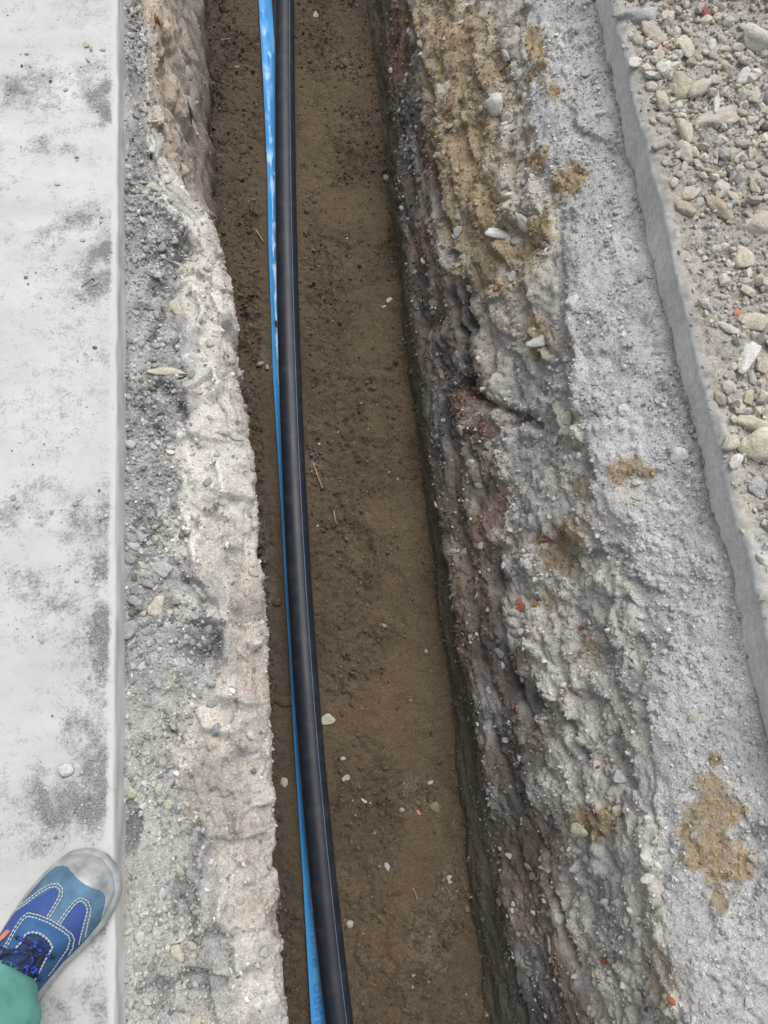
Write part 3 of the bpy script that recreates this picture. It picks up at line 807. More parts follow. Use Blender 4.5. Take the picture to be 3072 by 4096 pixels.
def rock_verts(level, seed, planes=11, flat=1.0, rough=0.04, round_=0.18):
    g = np.random.default_rng(seed)
    d, f = ICO[level]
    nn = g.normal(size=(planes, 3)); nn /= np.linalg.norm(nn, axis=1)[:, None]
    dist = g.uniform(0.50, 0.92, planes)
    dots = d @ nn.T
    r = np.where(dots > 1e-3, dist / np.maximum(dots, 1e-3), 9).min(1)
    r = np.minimum(r, 1.15)
    r = r * (1 - round_) + 0.85 * round_
    v = d * r[:, None]
    v = v * (1 + rough * fbm(v + seed, 2.2, 5, seed % 50, 0.62)[:, None])
    v = v * np.array([1.0, g.uniform(0.62, 0.9), g.uniform(0.45, 0.75) * flat])
    return v, f


STONE_ME = {}


def stone_mesh(kind, col):
    """shared stone meshes: kind = variant index, one mesh per (variant, colour)"""
    key = (kind, col)
    if key not in STONE_ME:
        v, f = rock_verts(3 if kind >= 12 else 2, 100 + kind, 9 + kind % 6, 1.0, 0.24, 0.05 + 0.08 * (kind % 3))
        cv = np.array(col) * (1 + 0.10 * fbm(v + kind, 2.0, 3, 5))[:, None]
        me = mesh_from('stone', v, f, cv, True)
        me.materials.append(MAT['stone'])
        STONE_ME[key] = me
    return STONE_ME[key]


def put_stone(name, pos, nrm, size, col, kind, sink=0.35, spin=None, parent=None, stretch=(1, 1, 1)):
    if size > 0.015 and kind < 12:
        kind += 12
    o = bpy.data.objects.new(name, stone_mesh(kind, tuple(round(c, 2) for c in col)))
    C.objects.link(o)
    zq = Vector(nrm).to_track_quat('Z', 'Y')
    sp = random.uniform(0, 6.28) if spin is None else spin
    o.rotation_mode = 'QUATERNION'
    o.rotation_quaternion = zq @ Matrix.Rotation(sp, 3, 'Z').to_quaternion()
    o.scale = (size * stretch[0], size * stretch[1], size * stretch[2])
    p = np.array(pos) + np.array(nrm) * size * stretch[2] * 0.6 * (1 - 2 * sink)
    o.location = p
    if parent is not None:
        o.parent = parent
    return o


CREAM = (0.55, 0.505, 0.425); WHITE = (0.62, 0.61, 0.58); GREYS = (0.36, 0.36, 0.355); TAN = (0.42, 0.365, 0.28); DARK = (0.13, 0.13, 0.14); MIDG = (0.46, 0.455, 0.44)
OLIVE = (0.43, 0.41, 0.31); PINK = (0.47, 0.42, 0.365); BRICK = (0.33, 0.095, 0.065); ORANGE = (0.42, 0.165, 0.09); YELL = (0.50, 0.465, 0.375)

# stones bedded in the left bank (parts of the bank)
for (u, v, r, col, st) in [(342, 597, .013, WHITE, (1, .7, .7)), (335, 410, .013, YELL, (1, .8, .8)), (362, 802, .030, CREAM, (1.25, .42, .35)), (452, 742, .012, CREAM, (.8, 1.1, .8)), (322, 1262, .015, GREYS, (1, 1, .8)),
                           (352, 1232, .020, MIDG, (1.2, .8, .6)), (284, 1210, .011, GREYS, (1, 1, 1)), (344, 1310, .020, CREAM, (.8, 1.2, .8)), (290, 1296, .013, GREYS, (1, 1, .9)), (283, 1362, .020, GREYS, (1, 1, .8)),
                           (305, 1438, .010, WHITE, (.6, 1.5, .6)), (408, 1430, .009, WHITE, (1, .7, .7)), (433, 1437, .009, WHITE, (.8, 1.1, .8)), (318, 848, .006, WHITE, (.5, 2, .5)), (393, 921, .020, WHITE, (1.6, .4, .35)),
                           (373, 935, .012, MIDG, (1, .7, .6)), (381, 665, .018, CREAM, (.9, 1.4, .5)), (430, 845, .012, CREAM, (1, 1, .7)), (400, 1195, .012, WHITE, (1, .8, .6)), (308, 1160, .012, MIDG, (1, 1, .5)),
                           (302, 1188, .010, CREAM, (1, .8, .7)), (393, 1890, .010, WHITE, (.7, 1.2, .7)), (415, 2045, .014, CREAM, (1, .8, .7)), (436, 2015, .010, WHITE, (1, 1, .7)), (352, 1930, .012, WHITE, (.7, 1.4, .6)),
                           (286, 1715, .014, CREAM, (.7, 1.1, .8)), (298, 1700, .012, MIDG, (1, .9, .7)), (345, 1705, .014, CREAM, (1, .7, .5)), (365, 1735, .012, CREAM, (1, 1, .6)), (320, 2005, .012, MIDG, (1, .8, .8)),
                           (330, 2052, .014, MIDG, (1, .8, .6)), (385, 2060, .018, CREAM, (1, .8, .5)), (300, 2090, .013, GREYS, (1, .8, .6)), (340, 1480, .011, MIDG, (1, .8, .6)), (330, 1400, .010, GREYS, (1, .8, .8)),
                           (370, 1465, .010, CREAM, (1, .8, .6)), (480, 935, .010, CREAM, (1.3, .7, .5)), (455, 905, .009, MIDG, (1, .6, .5)), (480, 1085, .012, CREAM, (1, .9, .5)), (440, 1240, .012, CREAM, (1.1, .8, .5)),
                           (420, 1330, .010, MIDG, (1, 1, .6)), (455, 1325, .012, WHITE, (1, .8, .5)), (290, 560, .009, GREYS, (1, 1, .8)), (330, 640, .009, DARK, (1.3, .7, .6)), (350, 540, .012, GREYS, (1, .8, .7)),
                           (385, 560, .014, DARK, (1, 1, .6)), (405, 590, .016, CREAM, (1.2, .8, .6)), (420, 560, .012, MIDG, (1, .8, .6)), (380, 520, .009, WHITE, (1, 1, .7)), (340, 680, .010, MIDG, (1, .7, .6)), (295, 1440, .008, GREYS, (1, 1, 1))]:
    p, nn = pick(u, v, 'bankL')
    put_stone('stone', p, nn * 0.5 + np.array([0, 0, .6]), r, col, random.randrange(12), 0.32, None, bank_l, st)
# brick crumbs and a red shard in the left bank
for (u, v, r) in [(336, 40, .010), (341, 47, .010), (531, 1150, .006), (536, 1138, .005), (528, 1162, .004), (546, 1187, .006), (515, 672, .005), (520, 800, .005), (533, 925, .004)]:
    p, nn = pick(u, v, 'bankL')
    o = put_stone('brick_fragment', p, nn, r, (0.34, 0.12, 0.08), random.randrange(12), 0.35, None, bank_l, (1.2, .7, .6))

# stones bedded in the right bank
for (u, v, r, col, st) in [(1068, 222, .036, WHITE, (.8, 1.15, .6)), (1092, 255, .015, CREAM, (.7, 1.4, .6)), (1095, 120, .020, MIDG, (1, 1, .7)), (1105, 165, .016, GREYS, (1, 1, .6)), (1082, 508, .026, WHITE, (.55, 1.7, .6)),
                           (1132, 482, .024, WHITE, (.6, 1.5, .6)), (1120, 520, .018, MIDG, (.8, 1.3, .6)), (1110, 600, .016, MIDG, (1, 1, .6)), (1237, 655, .019, WHITE, (.9, 1, .8)), (1300, 245, .014, WHITE, (1.1, .8, .9)),
                           (1355, 528, .016, WHITE, (.8, 1.2, .6)), (1230, 665, .010, MIDG, (1, 1, .6)), (1348, 885, .018, WHITE, (.7, 1.4, .5)), (1462, 985, .022, WHITE, (.9, 1.2, .6)), (1225, 905, .017, CREAM, (1, .9, .8)),
                           (1205, 950, .016, CREAM, (1, .8, .8)), (1240, 985, .014, MIDG, (.9, 1, .8)), (1160, 740, .022, MIDG, (.7, 1.5, .5)), (1215, 895, .012, CREAM, (1, 1, .8)), (1170, 1050, .015, MIDG, (1, 1, .8)),
                           (1195, 1335, .018, CREAM, (.8, 1.1, .7)), (1275, 1345, .014, MIDG, (1, .8, .7)), (1375, 1075, .010, CREAM, (.6, 1.5, .7)), (1405, 1485, .017, GREYS, (.7, 1.6, .6)), (1370, 1420, .014, MIDG, (.7, 1.4, .6)),
                           (1402, 1900, .016, WHITE, (.8, 1.2, .9)), (1335, 1745, .018, CREAM, (.9, 1, .8)), (1340, 1680, .016, MIDG, (1, 1, .7)), (1250, 1790, .022, OLIVE, (.8, 1.3, .7)), (1305, 1690, .016, MIDG, (1, 1.2, .6)),
                           (1235, 2005, .014, CREAM, (.8, 1.2, .7)), (1215, 1620, .012, CREAM, (.7, 1.3, .7)), (1315, 1960, .014, CREAM, (1, 1, .7)), (1420, 2075, .016, CREAM, (.9, 1.2, .7)), (1380, 2150, .016, CREAM, (.8, 1.4, .7)),
                           (1300, 2130, .014, MIDG, (1, 1, .7)), (1290, 1250, .012, CREAM, (1, 1, .7)), (1310, 1190, .012, MIDG, (1, 1, .7)), (1160, 1290, .012, GREYS, (1, 1, .7)), (1120, 1160, .012, CREAM, (.9, 1.2, .7)),
                           (1005, 1190, .014, CREAM, (.6, 1.7, .6)), (1030, 1250, .010, MIDG, (1, 1, .7)), (1055, 1490, .010, CREAM, (1, 1, .7)), (1095, 1600, .012, MIDG, (1, 1, .7)), (943, 1090, .013, MIDG, (1, .9, .8)),
                           (1150, 2010, .012, CREAM, (1, 1, .7)), (1190, 2040, .016, MIDG, (.9, 1.3, .7)), (1100, 1850, .010, CREAM, (1, 1, .7)), (835, 385, .022, GREYS, (.6, 1.3, .7)), (945, 420, .010, WHITE, (.4, 2.2, .4)),
                           (903, 215, .010, WHITE, (.5, 1.8, .5)), (990, 470, .012, MIDG, (.7, 1.5, .6)), (1265, 470, .012, WHITE, (1, .8, .6)), (1300, 400, .010, MIDG, (1, 1, .6)), (1265, 160, .014, MIDG, (1, 1, .7)),
                           (1250, 60, .014, MIDG, (1, 1, .7)), (1285, 170, .012, GREYS, (1, .8, .7)), (1420, 760, .014, MIDG, (1.2, .7, .6)), (1400, 690, .018, MIDG, (1.3, .8, .5)), (1385, 600, .012, GREYS, (1, 1, .6)), (1500, 1550, .012, CREAM, (1, .8, .6))]:
    p, nn = pick(u, v, 'bankR')
    put_stone('stone', p, nn, r, col, random.randrange(12), 0.36, None, bank_r, st)
for (u, v, r) in [(1130, 1314, .017), (1143, 1322, .013), (1122, 1302, .011), (1156, 1303, .009), (1072, 622, .014), (1105, 885, .009), (1088, 860, .006), (1180, 1168, .009), (1192, 1178, .006), (1115, 1075, .006),
                  (1255, 1358, .008), (1310, 2075, .010), (1322, 2085, .007), (1110, 1530, .008), (1290, 1655, .006), (1450, 2160, .010), (1395, 2175, .008), (967, 240, .008), (978, 285, .005), (1230, 750, .004), (1088, 1070, .006), (1060, 1400, .006)]:
    p, nn = pick(u, v, 'bankR')
    put_stone('brick_fragment', p, nn, r, BRICK if random.random() < .6 else ORANGE, random.randrange(12), 0.18, None, bank_r, (1, random.uniform(.7, 1.3), .7))


# further stones bedded at random in both banks
gs = np.random.default_rng(77)
for sname, par, cnt_, lim, pal in (('bankR', bank_r, 190, (2.3, 4.1), [CREAM, MIDG, MIDG, GREYS, (.40, .36, .31), WHITE]), ('bankR', bank_r, 40, (4.3, 5.9), [MIDG, (.47, .47, .47), WHITE]), ('bankL', bank_l, 110, (0.2, 2.6), [CREAM, MIDG, GREYS, WHITE, CREAM])):
    QQ = QR if sname == 'bankR' else QL
    ok = (QQ > lim[0]) & (QQ < lim[1]) & (SURF[sname][..., 1] > -0.5) & (SURF[sname][..., 1] < 1.9)
    ii = np.argwhere(ok)
    for i, j in ii[gs.integers(0, len(ii), cnt_)]:
        nn = NRM[sname][i, j]
        nn = nn if nn[2] > -0.2 else -nn
        c_ = np.array(pal[gs.integers(0, len(pal))])
        c_ = c_ * (0.70 if COLS[sname][i, j].mean() < 0.22 else (0.85 if COLS[sname][i, j].mean() < 0.35 else 1.0))
        put_stone('stone', SURF[sname][i, j], nn, float(min(.020, .0085 * math.exp(gs.normal(0, .38)))), tuple(c_), int(gs.integers(0, 12)), 0.36, None, par, (gs.uniform(.8, 1.2), gs.uniform(.8, 1.3), gs.uniform(.6, .9)))


# ---- loose grit as one mass per surface
def grit(name, s, count, dens, size, palette, parent=None, seed=1, sink=0.25, maxs=0.009, label=None, local=0.0, tiny=True):
    g = np.random.default_rng(seed)
    Ps, Ns = SURF[s], NRM[s]
    ok = (Ps[..., 1] > -0.70) & (Ps[..., 1] < 2.42)
    w = (dens * ok * np.ones(Ps.shape[:2])).ravel()
    area = np.linalg.norm(np.cross(np.gradient(Ps, axis=0), np.gradient(Ps, axis=1)), axis=-1).ravel()
    w = w * area
    idx = g.choice(len(w), count, p=w / w.sum())
    gx_ = np.gradient(Ps, axis=1).reshape(-1, 3)[idx]; gy_ = np.gradient(Ps, axis=0).reshape(-1, 3)[idx]
    pos, nn = Ps.reshape(-1, 3)[idx] + gx_ * g.uniform(-.5, .5, (count, 1)) + gy_ * g.uniform(-.5, .5, (count, 1)), Ns.reshape(-1, 3)[idx]
    nn = np.where(nn[:, 2:3] < -0.3, -nn, nn)
    sz = np.minimum(size * np.exp(g.normal(scale=0.5, size=count)), maxs)
    if tiny:
        fb = np.array([(0, 2, 4), (2, 1, 4), (1, 3, 4), (3, 0, 4), (2, 0, 5), (1, 2, 5), (3, 1, 5), (0, 3, 5)])
        ob_ = np.array([(1, 0, 0), (-1, 0, 0), (0, 1, 0), (0, -1, 0), (0, 0, 1), (0, 0, -1.0)])
        var = [ob_ * g.uniform(0.55, 1.15, (6, 1)) + g.normal(scale=0.2, size=(6, 3)) for k in range(10)]
    else:
        fb = ICO[1][1]
        var = [rock_verts(1, 900 + k, 8, 1.0, 0.0, 0.1)[0] for k in range(10)]
    nv = len(var[0])
    A = np.stack(var)[g.integers(0, 10, count)]
    qn = g.normal(size=(count, 4)); qn /= np.linalg.norm(qn, axis=1)[:, None]
    a, b, c, d = qn.T
    Rm = np.stack([np.stack([a*a+b*b-c*c-d*d, 2*(b*c-a*d), 2*(b*d+a*c)], -1), np.stack([2*(b*c+a*d), a*a-b*b+c*c-d*d, 2*(c*d-a*b)], -1), np.stack([2*(b*d-a*c), 2*(c*d+a*b), a*a-b*b-c*c+d*d], -1)], 1)
    V = np.einsum('nij,nkj->nki', Rm, A * sz[:, None, None]) + (pos + nn * (sz * (0.5 - sink))[:, None])[:, None, :]
    Fq = (fb[None] + (np.arange(count) * nv)[:, None, None]).reshape(-1, 3)
    pc = np.array([p[0] for p in palette]); pw = np.array([p[1] for p in palette], dtype=float)
    cc = pc[g.choice(len(pc), count, p=pw / pw.sum())] * g.uniform(0.75, 1.2, (count, 1))
    if local:
        lc_ = COLS[s].reshape(-1, 3)[idx] * g.uniform(0.62, 1.38, (count, 1))
        cc = np.where(g.random((count, 1)) < local, lc_, cc)
    colv = np.repeat(cc, nv, 0)
    me = mesh_from(name, V, Fq, colv, False)
    o = link(name, me, MAT['grit'], parent)
    o['kind'] = 'stuff'
    if label: o['label'] = label
    return o


gp = [(CREAM, 3), (MIDG, 3), (GREYS, 3), (WHITE, 1.2), ((.22, .22, .23), 3)]
fl, fr, ff, fs_ = (fbm(SURF[k], 13, 3, 7) for k in ('bankL', 'bankR', 'floor', 'slabR'))
grit('grit', 'slabL', 9000, np.clip(WORN - 0.12, 0.010, 1) ** 1.4, 0.0014, [((.52, .51, .50), 4), (WHITE, 2), (GREYS, 2.5), ((.16, .16, .18), 2.5)], None, 2, 0.2, 0.004, 'loose grit scattered on the pale pavement')
grit('grit', 'bankL', 15000, np.clip(GZ * (0.7 + fl) + 0.15, 0.08, 2) * (QL < 3.2), 0.0019, gp, bank_l, 3, 0.3, 0.0045, None, 0.55)
grit('gravel', 'bankL', 2600, np.clip(GZ * (0.5 + 1.3 * fl) + 0.06, 0.03, 2) * (QL < 2.6), 0.0042, gp, bank_l, 13, 0.3, 0.011, None, 0.5, False)
grit('grit', 'bankL', 4500, (QL > 1.0) * np.ones(QL.shape), 0.0019, [(CREAM, 2), (MIDG, 2)], bank_l, 4, 0.3, 0.005, None, 0.85)
grit('grit', 'bankR', 17000, (QR > 4.0) * (1.05 - SM) * np.clip(0.5 + fr, .15, 2), 0.0017, [((.46, .46, .46), 4), (MIDG, 3), (WHITE, .5), (GREYS, 3), (CREAM, 1)], bank_r, 5, 0.3, 0.005, None, 0.6)
grit('gravel', 'bankR', 1600, (QR > 4.0) * (1.05 - SM) * np.clip(0.2 + fr, .05, 2), 0.0040, [(MIDG, 3), (WHITE, .5), (GREYS, 2), (CREAM, 1)], bank_r, 15, 0.35, 0.010, None, 0.5, False)
grit('grit', 'bankR', 15000, ((QR > 1.7) & (QR <= 4.1)) * (1.05 - .6 * SM) * np.clip(0.5 + fr, .1, 2), 0.0019, [(CREAM, 1), (MIDG, 2), (GREYS, 4), (TAN, 1)], bank_r, 6, 0.35, 0.006, None, 0.85)
grit('gravel', 'bankR', 4200, ((QR > 1.8) & (QR <= 4.1)) * (1.05 - .7 * SM) * np.clip(0.4 + 1.2 * fr, .05, 2), 0.0044, [(CREAM, 1), (MIDG, 2), (GREYS, 3), (TAN, 1)], bank_r, 16, 0.42, 0.013, None, 0.82, False)
grit('sand', 'bankR', 8000, SM + 0.16 * SANDH, 0.0018, [((.36, .275, .17), 3), ((.24, .175, .105), 3), ((.46, .38, .26), 2)], bank_r, 7, 0.3, 0.005, None, 0.3)
grit('grit', 'bankR', 3000, (QR < 1.9) * (QR > .6), 0.0024, [((.12, .10, .075), 3), (GREYS, .4)], bank_r, 17, 0.35, 0.006, None, 0.8)
grit('grit', 'floor', 17000, GRITF, 0.0022, [((.115, .083, .052), 7), ((.19, .14, .085), 4), ((.34, .30, .24), .5), ((.22, .20, .17), .6)], floor_o, 8, 0.3, 0.006, None, 0.55)
grit('soil_crumbs', 'floor', 2600, GRITF ** 1.5, 0.0048, [((.115, .083, .052), 7), ((.15, .11, .068), 4), ((.30, .27, .22), .25)], floor_o, 18, 0.3, 0.011, None, 0.6, False)
grit('gravel', 'slabR', 24000, (0.15 + sstep(0.006, 0.03, xo)[None, :]) * (xo[None, :] < .62) * np.clip(0.6 + fs_, .15, 2), 0.0026, [((.46, .43, .36), 4), (CREAM, 3), (MIDG, 3), (YELL, 1.5), (TAN, .8), ((.25, .23, .20), 1.5)], None, 9, 0.2, 0.007, 'fine pale gravel spread over the spoil beyond the sawn edge', 0.35)
grit('coarse_gravel', 'slabR', 8500, (0.05 + sstep(0.012, 0.06, xo)[None, :]) * (xo[None, :] < .62) * np.clip(0.4 + 1.2 * fs_ + 0.5 * (SURF['slabR'][..., 1] > .95), .08, 2), 0.0072, [((.47, .44, .38), 4), (CREAM, 3), (MIDG, 3), (YELL, 1.5), (TAN, .8), (PINK, .8), ((.30, .13, .10), .05)], None, 19, 0.15, 0.017, 'coarser gravel lying between the rubble stones', 0.2, False)

# ---- rubble stones of the spoil (individual things)
named = [
    (1470, 192, .034, OLIVE, 100, (1, .9, .8), 'large yellowish olive stone among the grey rubble by the sawn edge'),
    (1520, 32, .020, (0.29, 0.12, 0.095), 3, (1, .9, .9), 'dark red brick lump at the top of the rubble'),
    (1437, 108, .010, ORANGE, 4, (1, .9, .9), 'small orange brick crumb between pale rubble stones'),
    (1480, 105, .027, CREAM, 101, (1.3, .8, .8), 'rounded cream stone right of the small orange brick crumb'),
    (1435, 145, .020, WHITE, 102, (.9, 1, .8), 'pale white angular stone close to the sawn edge'),
    (1372, 135, .016, WHITE, 103, (1, .9, .8), 'small bright white stone touching the sawn edge'),
    (1408, 72, .028, PINK, 104, (1.2, .9, .7), 'pinkish tan stone half sunk in the rubble by the edge'),
    (1545, 222, .030, WHITE, 105, (1.6, .5, .6), 'long pale slab stone lying slanted in the rubble'),
    (1555, 262, .040, PINK, 106, (1.3, .8, .7), 'big pinkish cream boulder beside the long pale slab stone'),
    (1478, 330, .028, CREAM, 107, (1, .8, .7), 'smooth cream cobble below the yellowish olive stone'),
    (1552, 450, .026, TAN, 108, (1.3, .8, .6), 'tan flat stone alone in the fine gravel'),
    (1635, 485, .034, PINK, 109, (1, .9, .6), 'buff stone below the tan flat stone in fine gravel'),
    (1590, 680, .010, (0.62, 0.25, 0.20), 5, (1, 1, .8), 'small pink brick crumb among pale gravel'),
    (1572, 710, .020, WHITE, 110, (1.3, .7, .7), 'white elongated stone near the pink brick crumb'),
    (1610, 775, .034, WHITE, 111, (1.2, .7, .7), 'jagged white stone in the lower rubble patch'),
    (1630, 700, .024, CREAM, 112, (1, 1, .8), 'cream stone above the jagged white stone'),
    (1553, 860, .016, TAN, 113, (1, .9, .8), 'tan and orange stone at the sawn edge'),
    (1577, 955, .022, CREAM, 114, (.6, 1.6, .6), 'upright cream splinter stone left of the largest cream block'),
    (1640, 965, .046, (0.56, 0.52, 0.42), 115, (1.1, .9, .7), 'largest cream block of the lower rubble patch'),
    (1585, 1002, .016, WHITE, 116, (1, 1.1, .8), 'white stone below the cream splinter stone'),
    (1630, 920, .026, CREAM, 117, (1.2, .8, .8), 'cream stone resting above the largest cream block'),
    (1640, 1050, .024, (.40, .40, .43), 118, (1, 1, .6), 'bluish grey clod below the largest cream block'),
    (1375, 90, .018, YELL, 119, (1, .9, .8), 'pale yellowish stone at the top of the sawn edge'),
    (1640, 95, .045, (0.52, 0.50, 0.42), 120, (1.1, 1, .7), 'large pale greenish boulder at the corner of the rubble'),
]
for (u, v, r, col, kind, st, lab) in named:
    p, nn = pick(u, v, 'slabR')
    o = put_stone('rubble_stone', p, (0, 0, 1), r, col, kind, 0.36, None, None, st)
    tag(o, lab, 'stone', 'rubble stones on the spoil beyond the sawn edge')
SHORT = ['large yellowish olive stone', 'dark red brick lump', 'small orange brick crumb', 'rounded cream stone by the orange crumb', 'pale white angular stone', 'bright white stone touching the edge', 'pinkish tan sunken stone',
         'long pale slab stone', 'big pinkish cream boulder', 'smooth cream cobble', 'tan flat stone', 'buff stone in fine gravel', 'small pink brick crumb', 'white elongated stone', 'jagged white stone', 'cream stone above the jagged one', 'tan and orange stone',
         'upright cream splinter', 'largest cream block', 'white stone under the splinter', 'cream stone on the largest block', 'bluish grey clod', 'pale yellowish stone', 'large greenish corner boulder']
taken = [(pick(u, v, 'slabR')[0], r) for (u, v, r, *_) in named]
RUB = [(CREAM, 'cream', 6), (MIDG, 'grey', 2.5), ((.52, .475, .39), 'buff', 6), (YELL, 'yellowish', 2), (PINK, 'pinkish', 2), (TAN, 'tan', 1), (GREYS, 'dark grey', .6), (WHITE, 'white', 1.0)]
rw = np.array([x[2] for x in RUB]); rw = rw / rw.sum()
g = np.random.default_rng(5)
cnt = 0
for k in range(12000):
    if cnt >= 270:
        break
    yy = g.uniform(0.0, 2.1); e = slabR(np.array([yy]))[0]
    dx = g.uniform(0.012, 0.62)
    x = e + dx
    uu, vv = project(np.array([x, yy, 0.03]))
    if uu > 3150 or vv > 2500 or vv < -150:
        continue
    vz, uz = vv / K, uu / K
    # dense patches as in the photograph: upper heap and a patch halfway down
    dn = max(1 - max(0, (vz - 400) / 80), 0.0) * min(1, (dx + .02) / 0.08) if vz < 480 else 0
    dn = max(dn, math.exp(-((vz - 850) / 130) ** 2 - ((uz - 1640) / 70) ** 2) * 1.2, 0.06)
    if g.random() > dn:
        continue
    r = min(0.040, 0.0118 * math.exp(g.normal(0.12, 0.52)))
    if any((x - p[0]) ** 2 + (yy - p[1]) ** 2 < (0.60 * (r + q_)) ** 2 for p, q_ in taken):
        continue
    taken.append((np.array([x, yy]), r))
    i = g.choice(len(RUB), p=rw)
    iy = np.argmin(np.abs(Y - yy)); ix = np.argmin(np.abs(SURF['slabR'][iy, :, 0] - x))
    p = SURF['slabR'][iy, ix]
    o = put_stone('rubble_stone', p, (0, 0, 1), r, RUB[i][0], int(g.integers(0, 12)), 0.36, None, None, (g.uniform(.9, 1.3), g.uniform(.7, 1), g.uniform(.7, 1)))
    sz_w = 'big' if r > .018 else ('middling' if r > .011 else 'small')
    near = min(range(len(named)), key=lambda n_: (taken[n_][0][0] - x) ** 2 + (taken[n_][0][1] - yy) ** 2)
    tail = SHORT[near]
    cp = taken[near][0]
    side = 'above' if yy - cp[1] > abs(x - cp[0]) else ('below' if cp[1] - yy > abs(x - cp[0]) else ('right of' if x > cp[0] else 'left of'))
    zn = ('just ' if math.hypot(x - cp[0], yy - cp[1]) < 0.055 else '') + side + ' the ' + tail
    lab = '%s %s rubble stone %s' % (sz_w, RUB[i][1], zn)
    tag(o, lab, 'stone', lab.replace('stone', 'stones') + ' beyond the trench')
    cnt += 1

# ---- pebbles on the left pavement, chips and twigs on the floor
peb = [(145, 1668, .0150, WHITE, (1, 1.35, .6), 'largest flat white pebble on the pale pavement'), (89, 1382, .0065, WHITE, (1, 1, .8), 'round white pebble alone in the middle of the pavement'),
       (127, 400, .0065, WHITE, (1.1, .9, .7), 'white pebble right of the pavement centre line near the top'), (141, 197, .007, CREAM, (1, .9, .7), 'cream pebble beside a dark grit crumb'),
       (112, 175, .004, DARK, (1, 1, .8), 'black crumb on clean pavement near the top'), (207, 753, .0058, (.20, .20, .20), (1, 1, .8), 'dark round pebble on clean pavement near the sawn edge'),
       (55, 600, .005, (.28, .28, .28), (1, 1, .7), 'grey pebble on the pavement paired with a smaller one'), (60, 613, .003, DARK, (1, 1, .8), 'tiny black pebble below the grey one'),
       (165, 342, .006, TAN, (1, .8, .7), 'tan chip lying on its own on white pavement'), (167, 347, .005, WHITE, (1, .5, .5), 'white flake under the tan chip'),
       (195, 103, .008, CREAM, (1.1, .8, .7), 'cream pebble of the pair near the top of the pavement edge'), (188, 100, .009, CREAM, (1, 1, .6), 'wider cream pebble of the pair near the top'),
       (225, 110, .008, CREAM, (1, .9, .5), 'buff pebble nearest the sawn edge at the top'), (190, 130, .007, (.5, .48, .42), (1.2, .7, .6), 'buff flat pebble below the cream pair'),
       (60, 118, .006, CREAM, (1, 1, .7), 'cream pebble in the grey grit patch at the far side'), (180, 520, .006, WHITE, (1, .9, .7), 'white pebble above the dark grit patch'),
       (196, 578, .0055, WHITE, (1, 1, .7), 'white pebble inside the dark grit patch'), (208, 612, .007, CREAM, (1.2, .8, .6), 'cream pebble below the dark grit patch'), (190, 606, .010, GREYS, (1.6, .6, .4), 'flat grey flake beside the cream pebble'),
       (165, 1256, .006, WHITE, (1, 1, .7), 'white pebble of a trio in the gritty band'), (203, 1248, .005, WHITE, (.8, 1.2, .7), 'white pebble nearest the edge in the gritty band'), (197, 1262, .006, WHITE, (1.1, .9, .7), 'larger white pebble of the pair by the edge'),
       (36, 1237, .005, WHITE, (1, 1, .7), 'white pebble at the far side of the gritty band'), (28, 1075, .006, (.50, .42, .38), (1, 1.2, .6), 'buff pebble far from the edge on grey grit'), (160, 1090, .006, MIDG, (1, 1, .7), 'grey pebble in the upper gritty band'),
       (170, 1080, .006, WHITE, (1, .8, .7), 'white pebble above the grey one in the upper gritty band'), (110, 1105, .006, MIDG, (1, 1, .6), 'flat grey pebble on the upper gritty band'), (180, 1668, .005, WHITE, (.8, 1, .7), 'white chip right of the largest flat pebble'),
       (168, 1672, .004, WHITE, (1, 1, .7), 'smaller white chip right of the largest flat pebble'), (200, 1640, .004, CREAM, (1, 1, .7), 'cream crumb on dark grit near the edge')]
for (u, v, r, col, st, lab) in peb:
    p, nn = pick(u, v, 'slabL')
    tag(put_stone('pebble', p, (0, 0, 1), r, col, random.randrange(12), 0.22, None, None, st), lab, 'pebble', 'pebbles on the pale pavement')

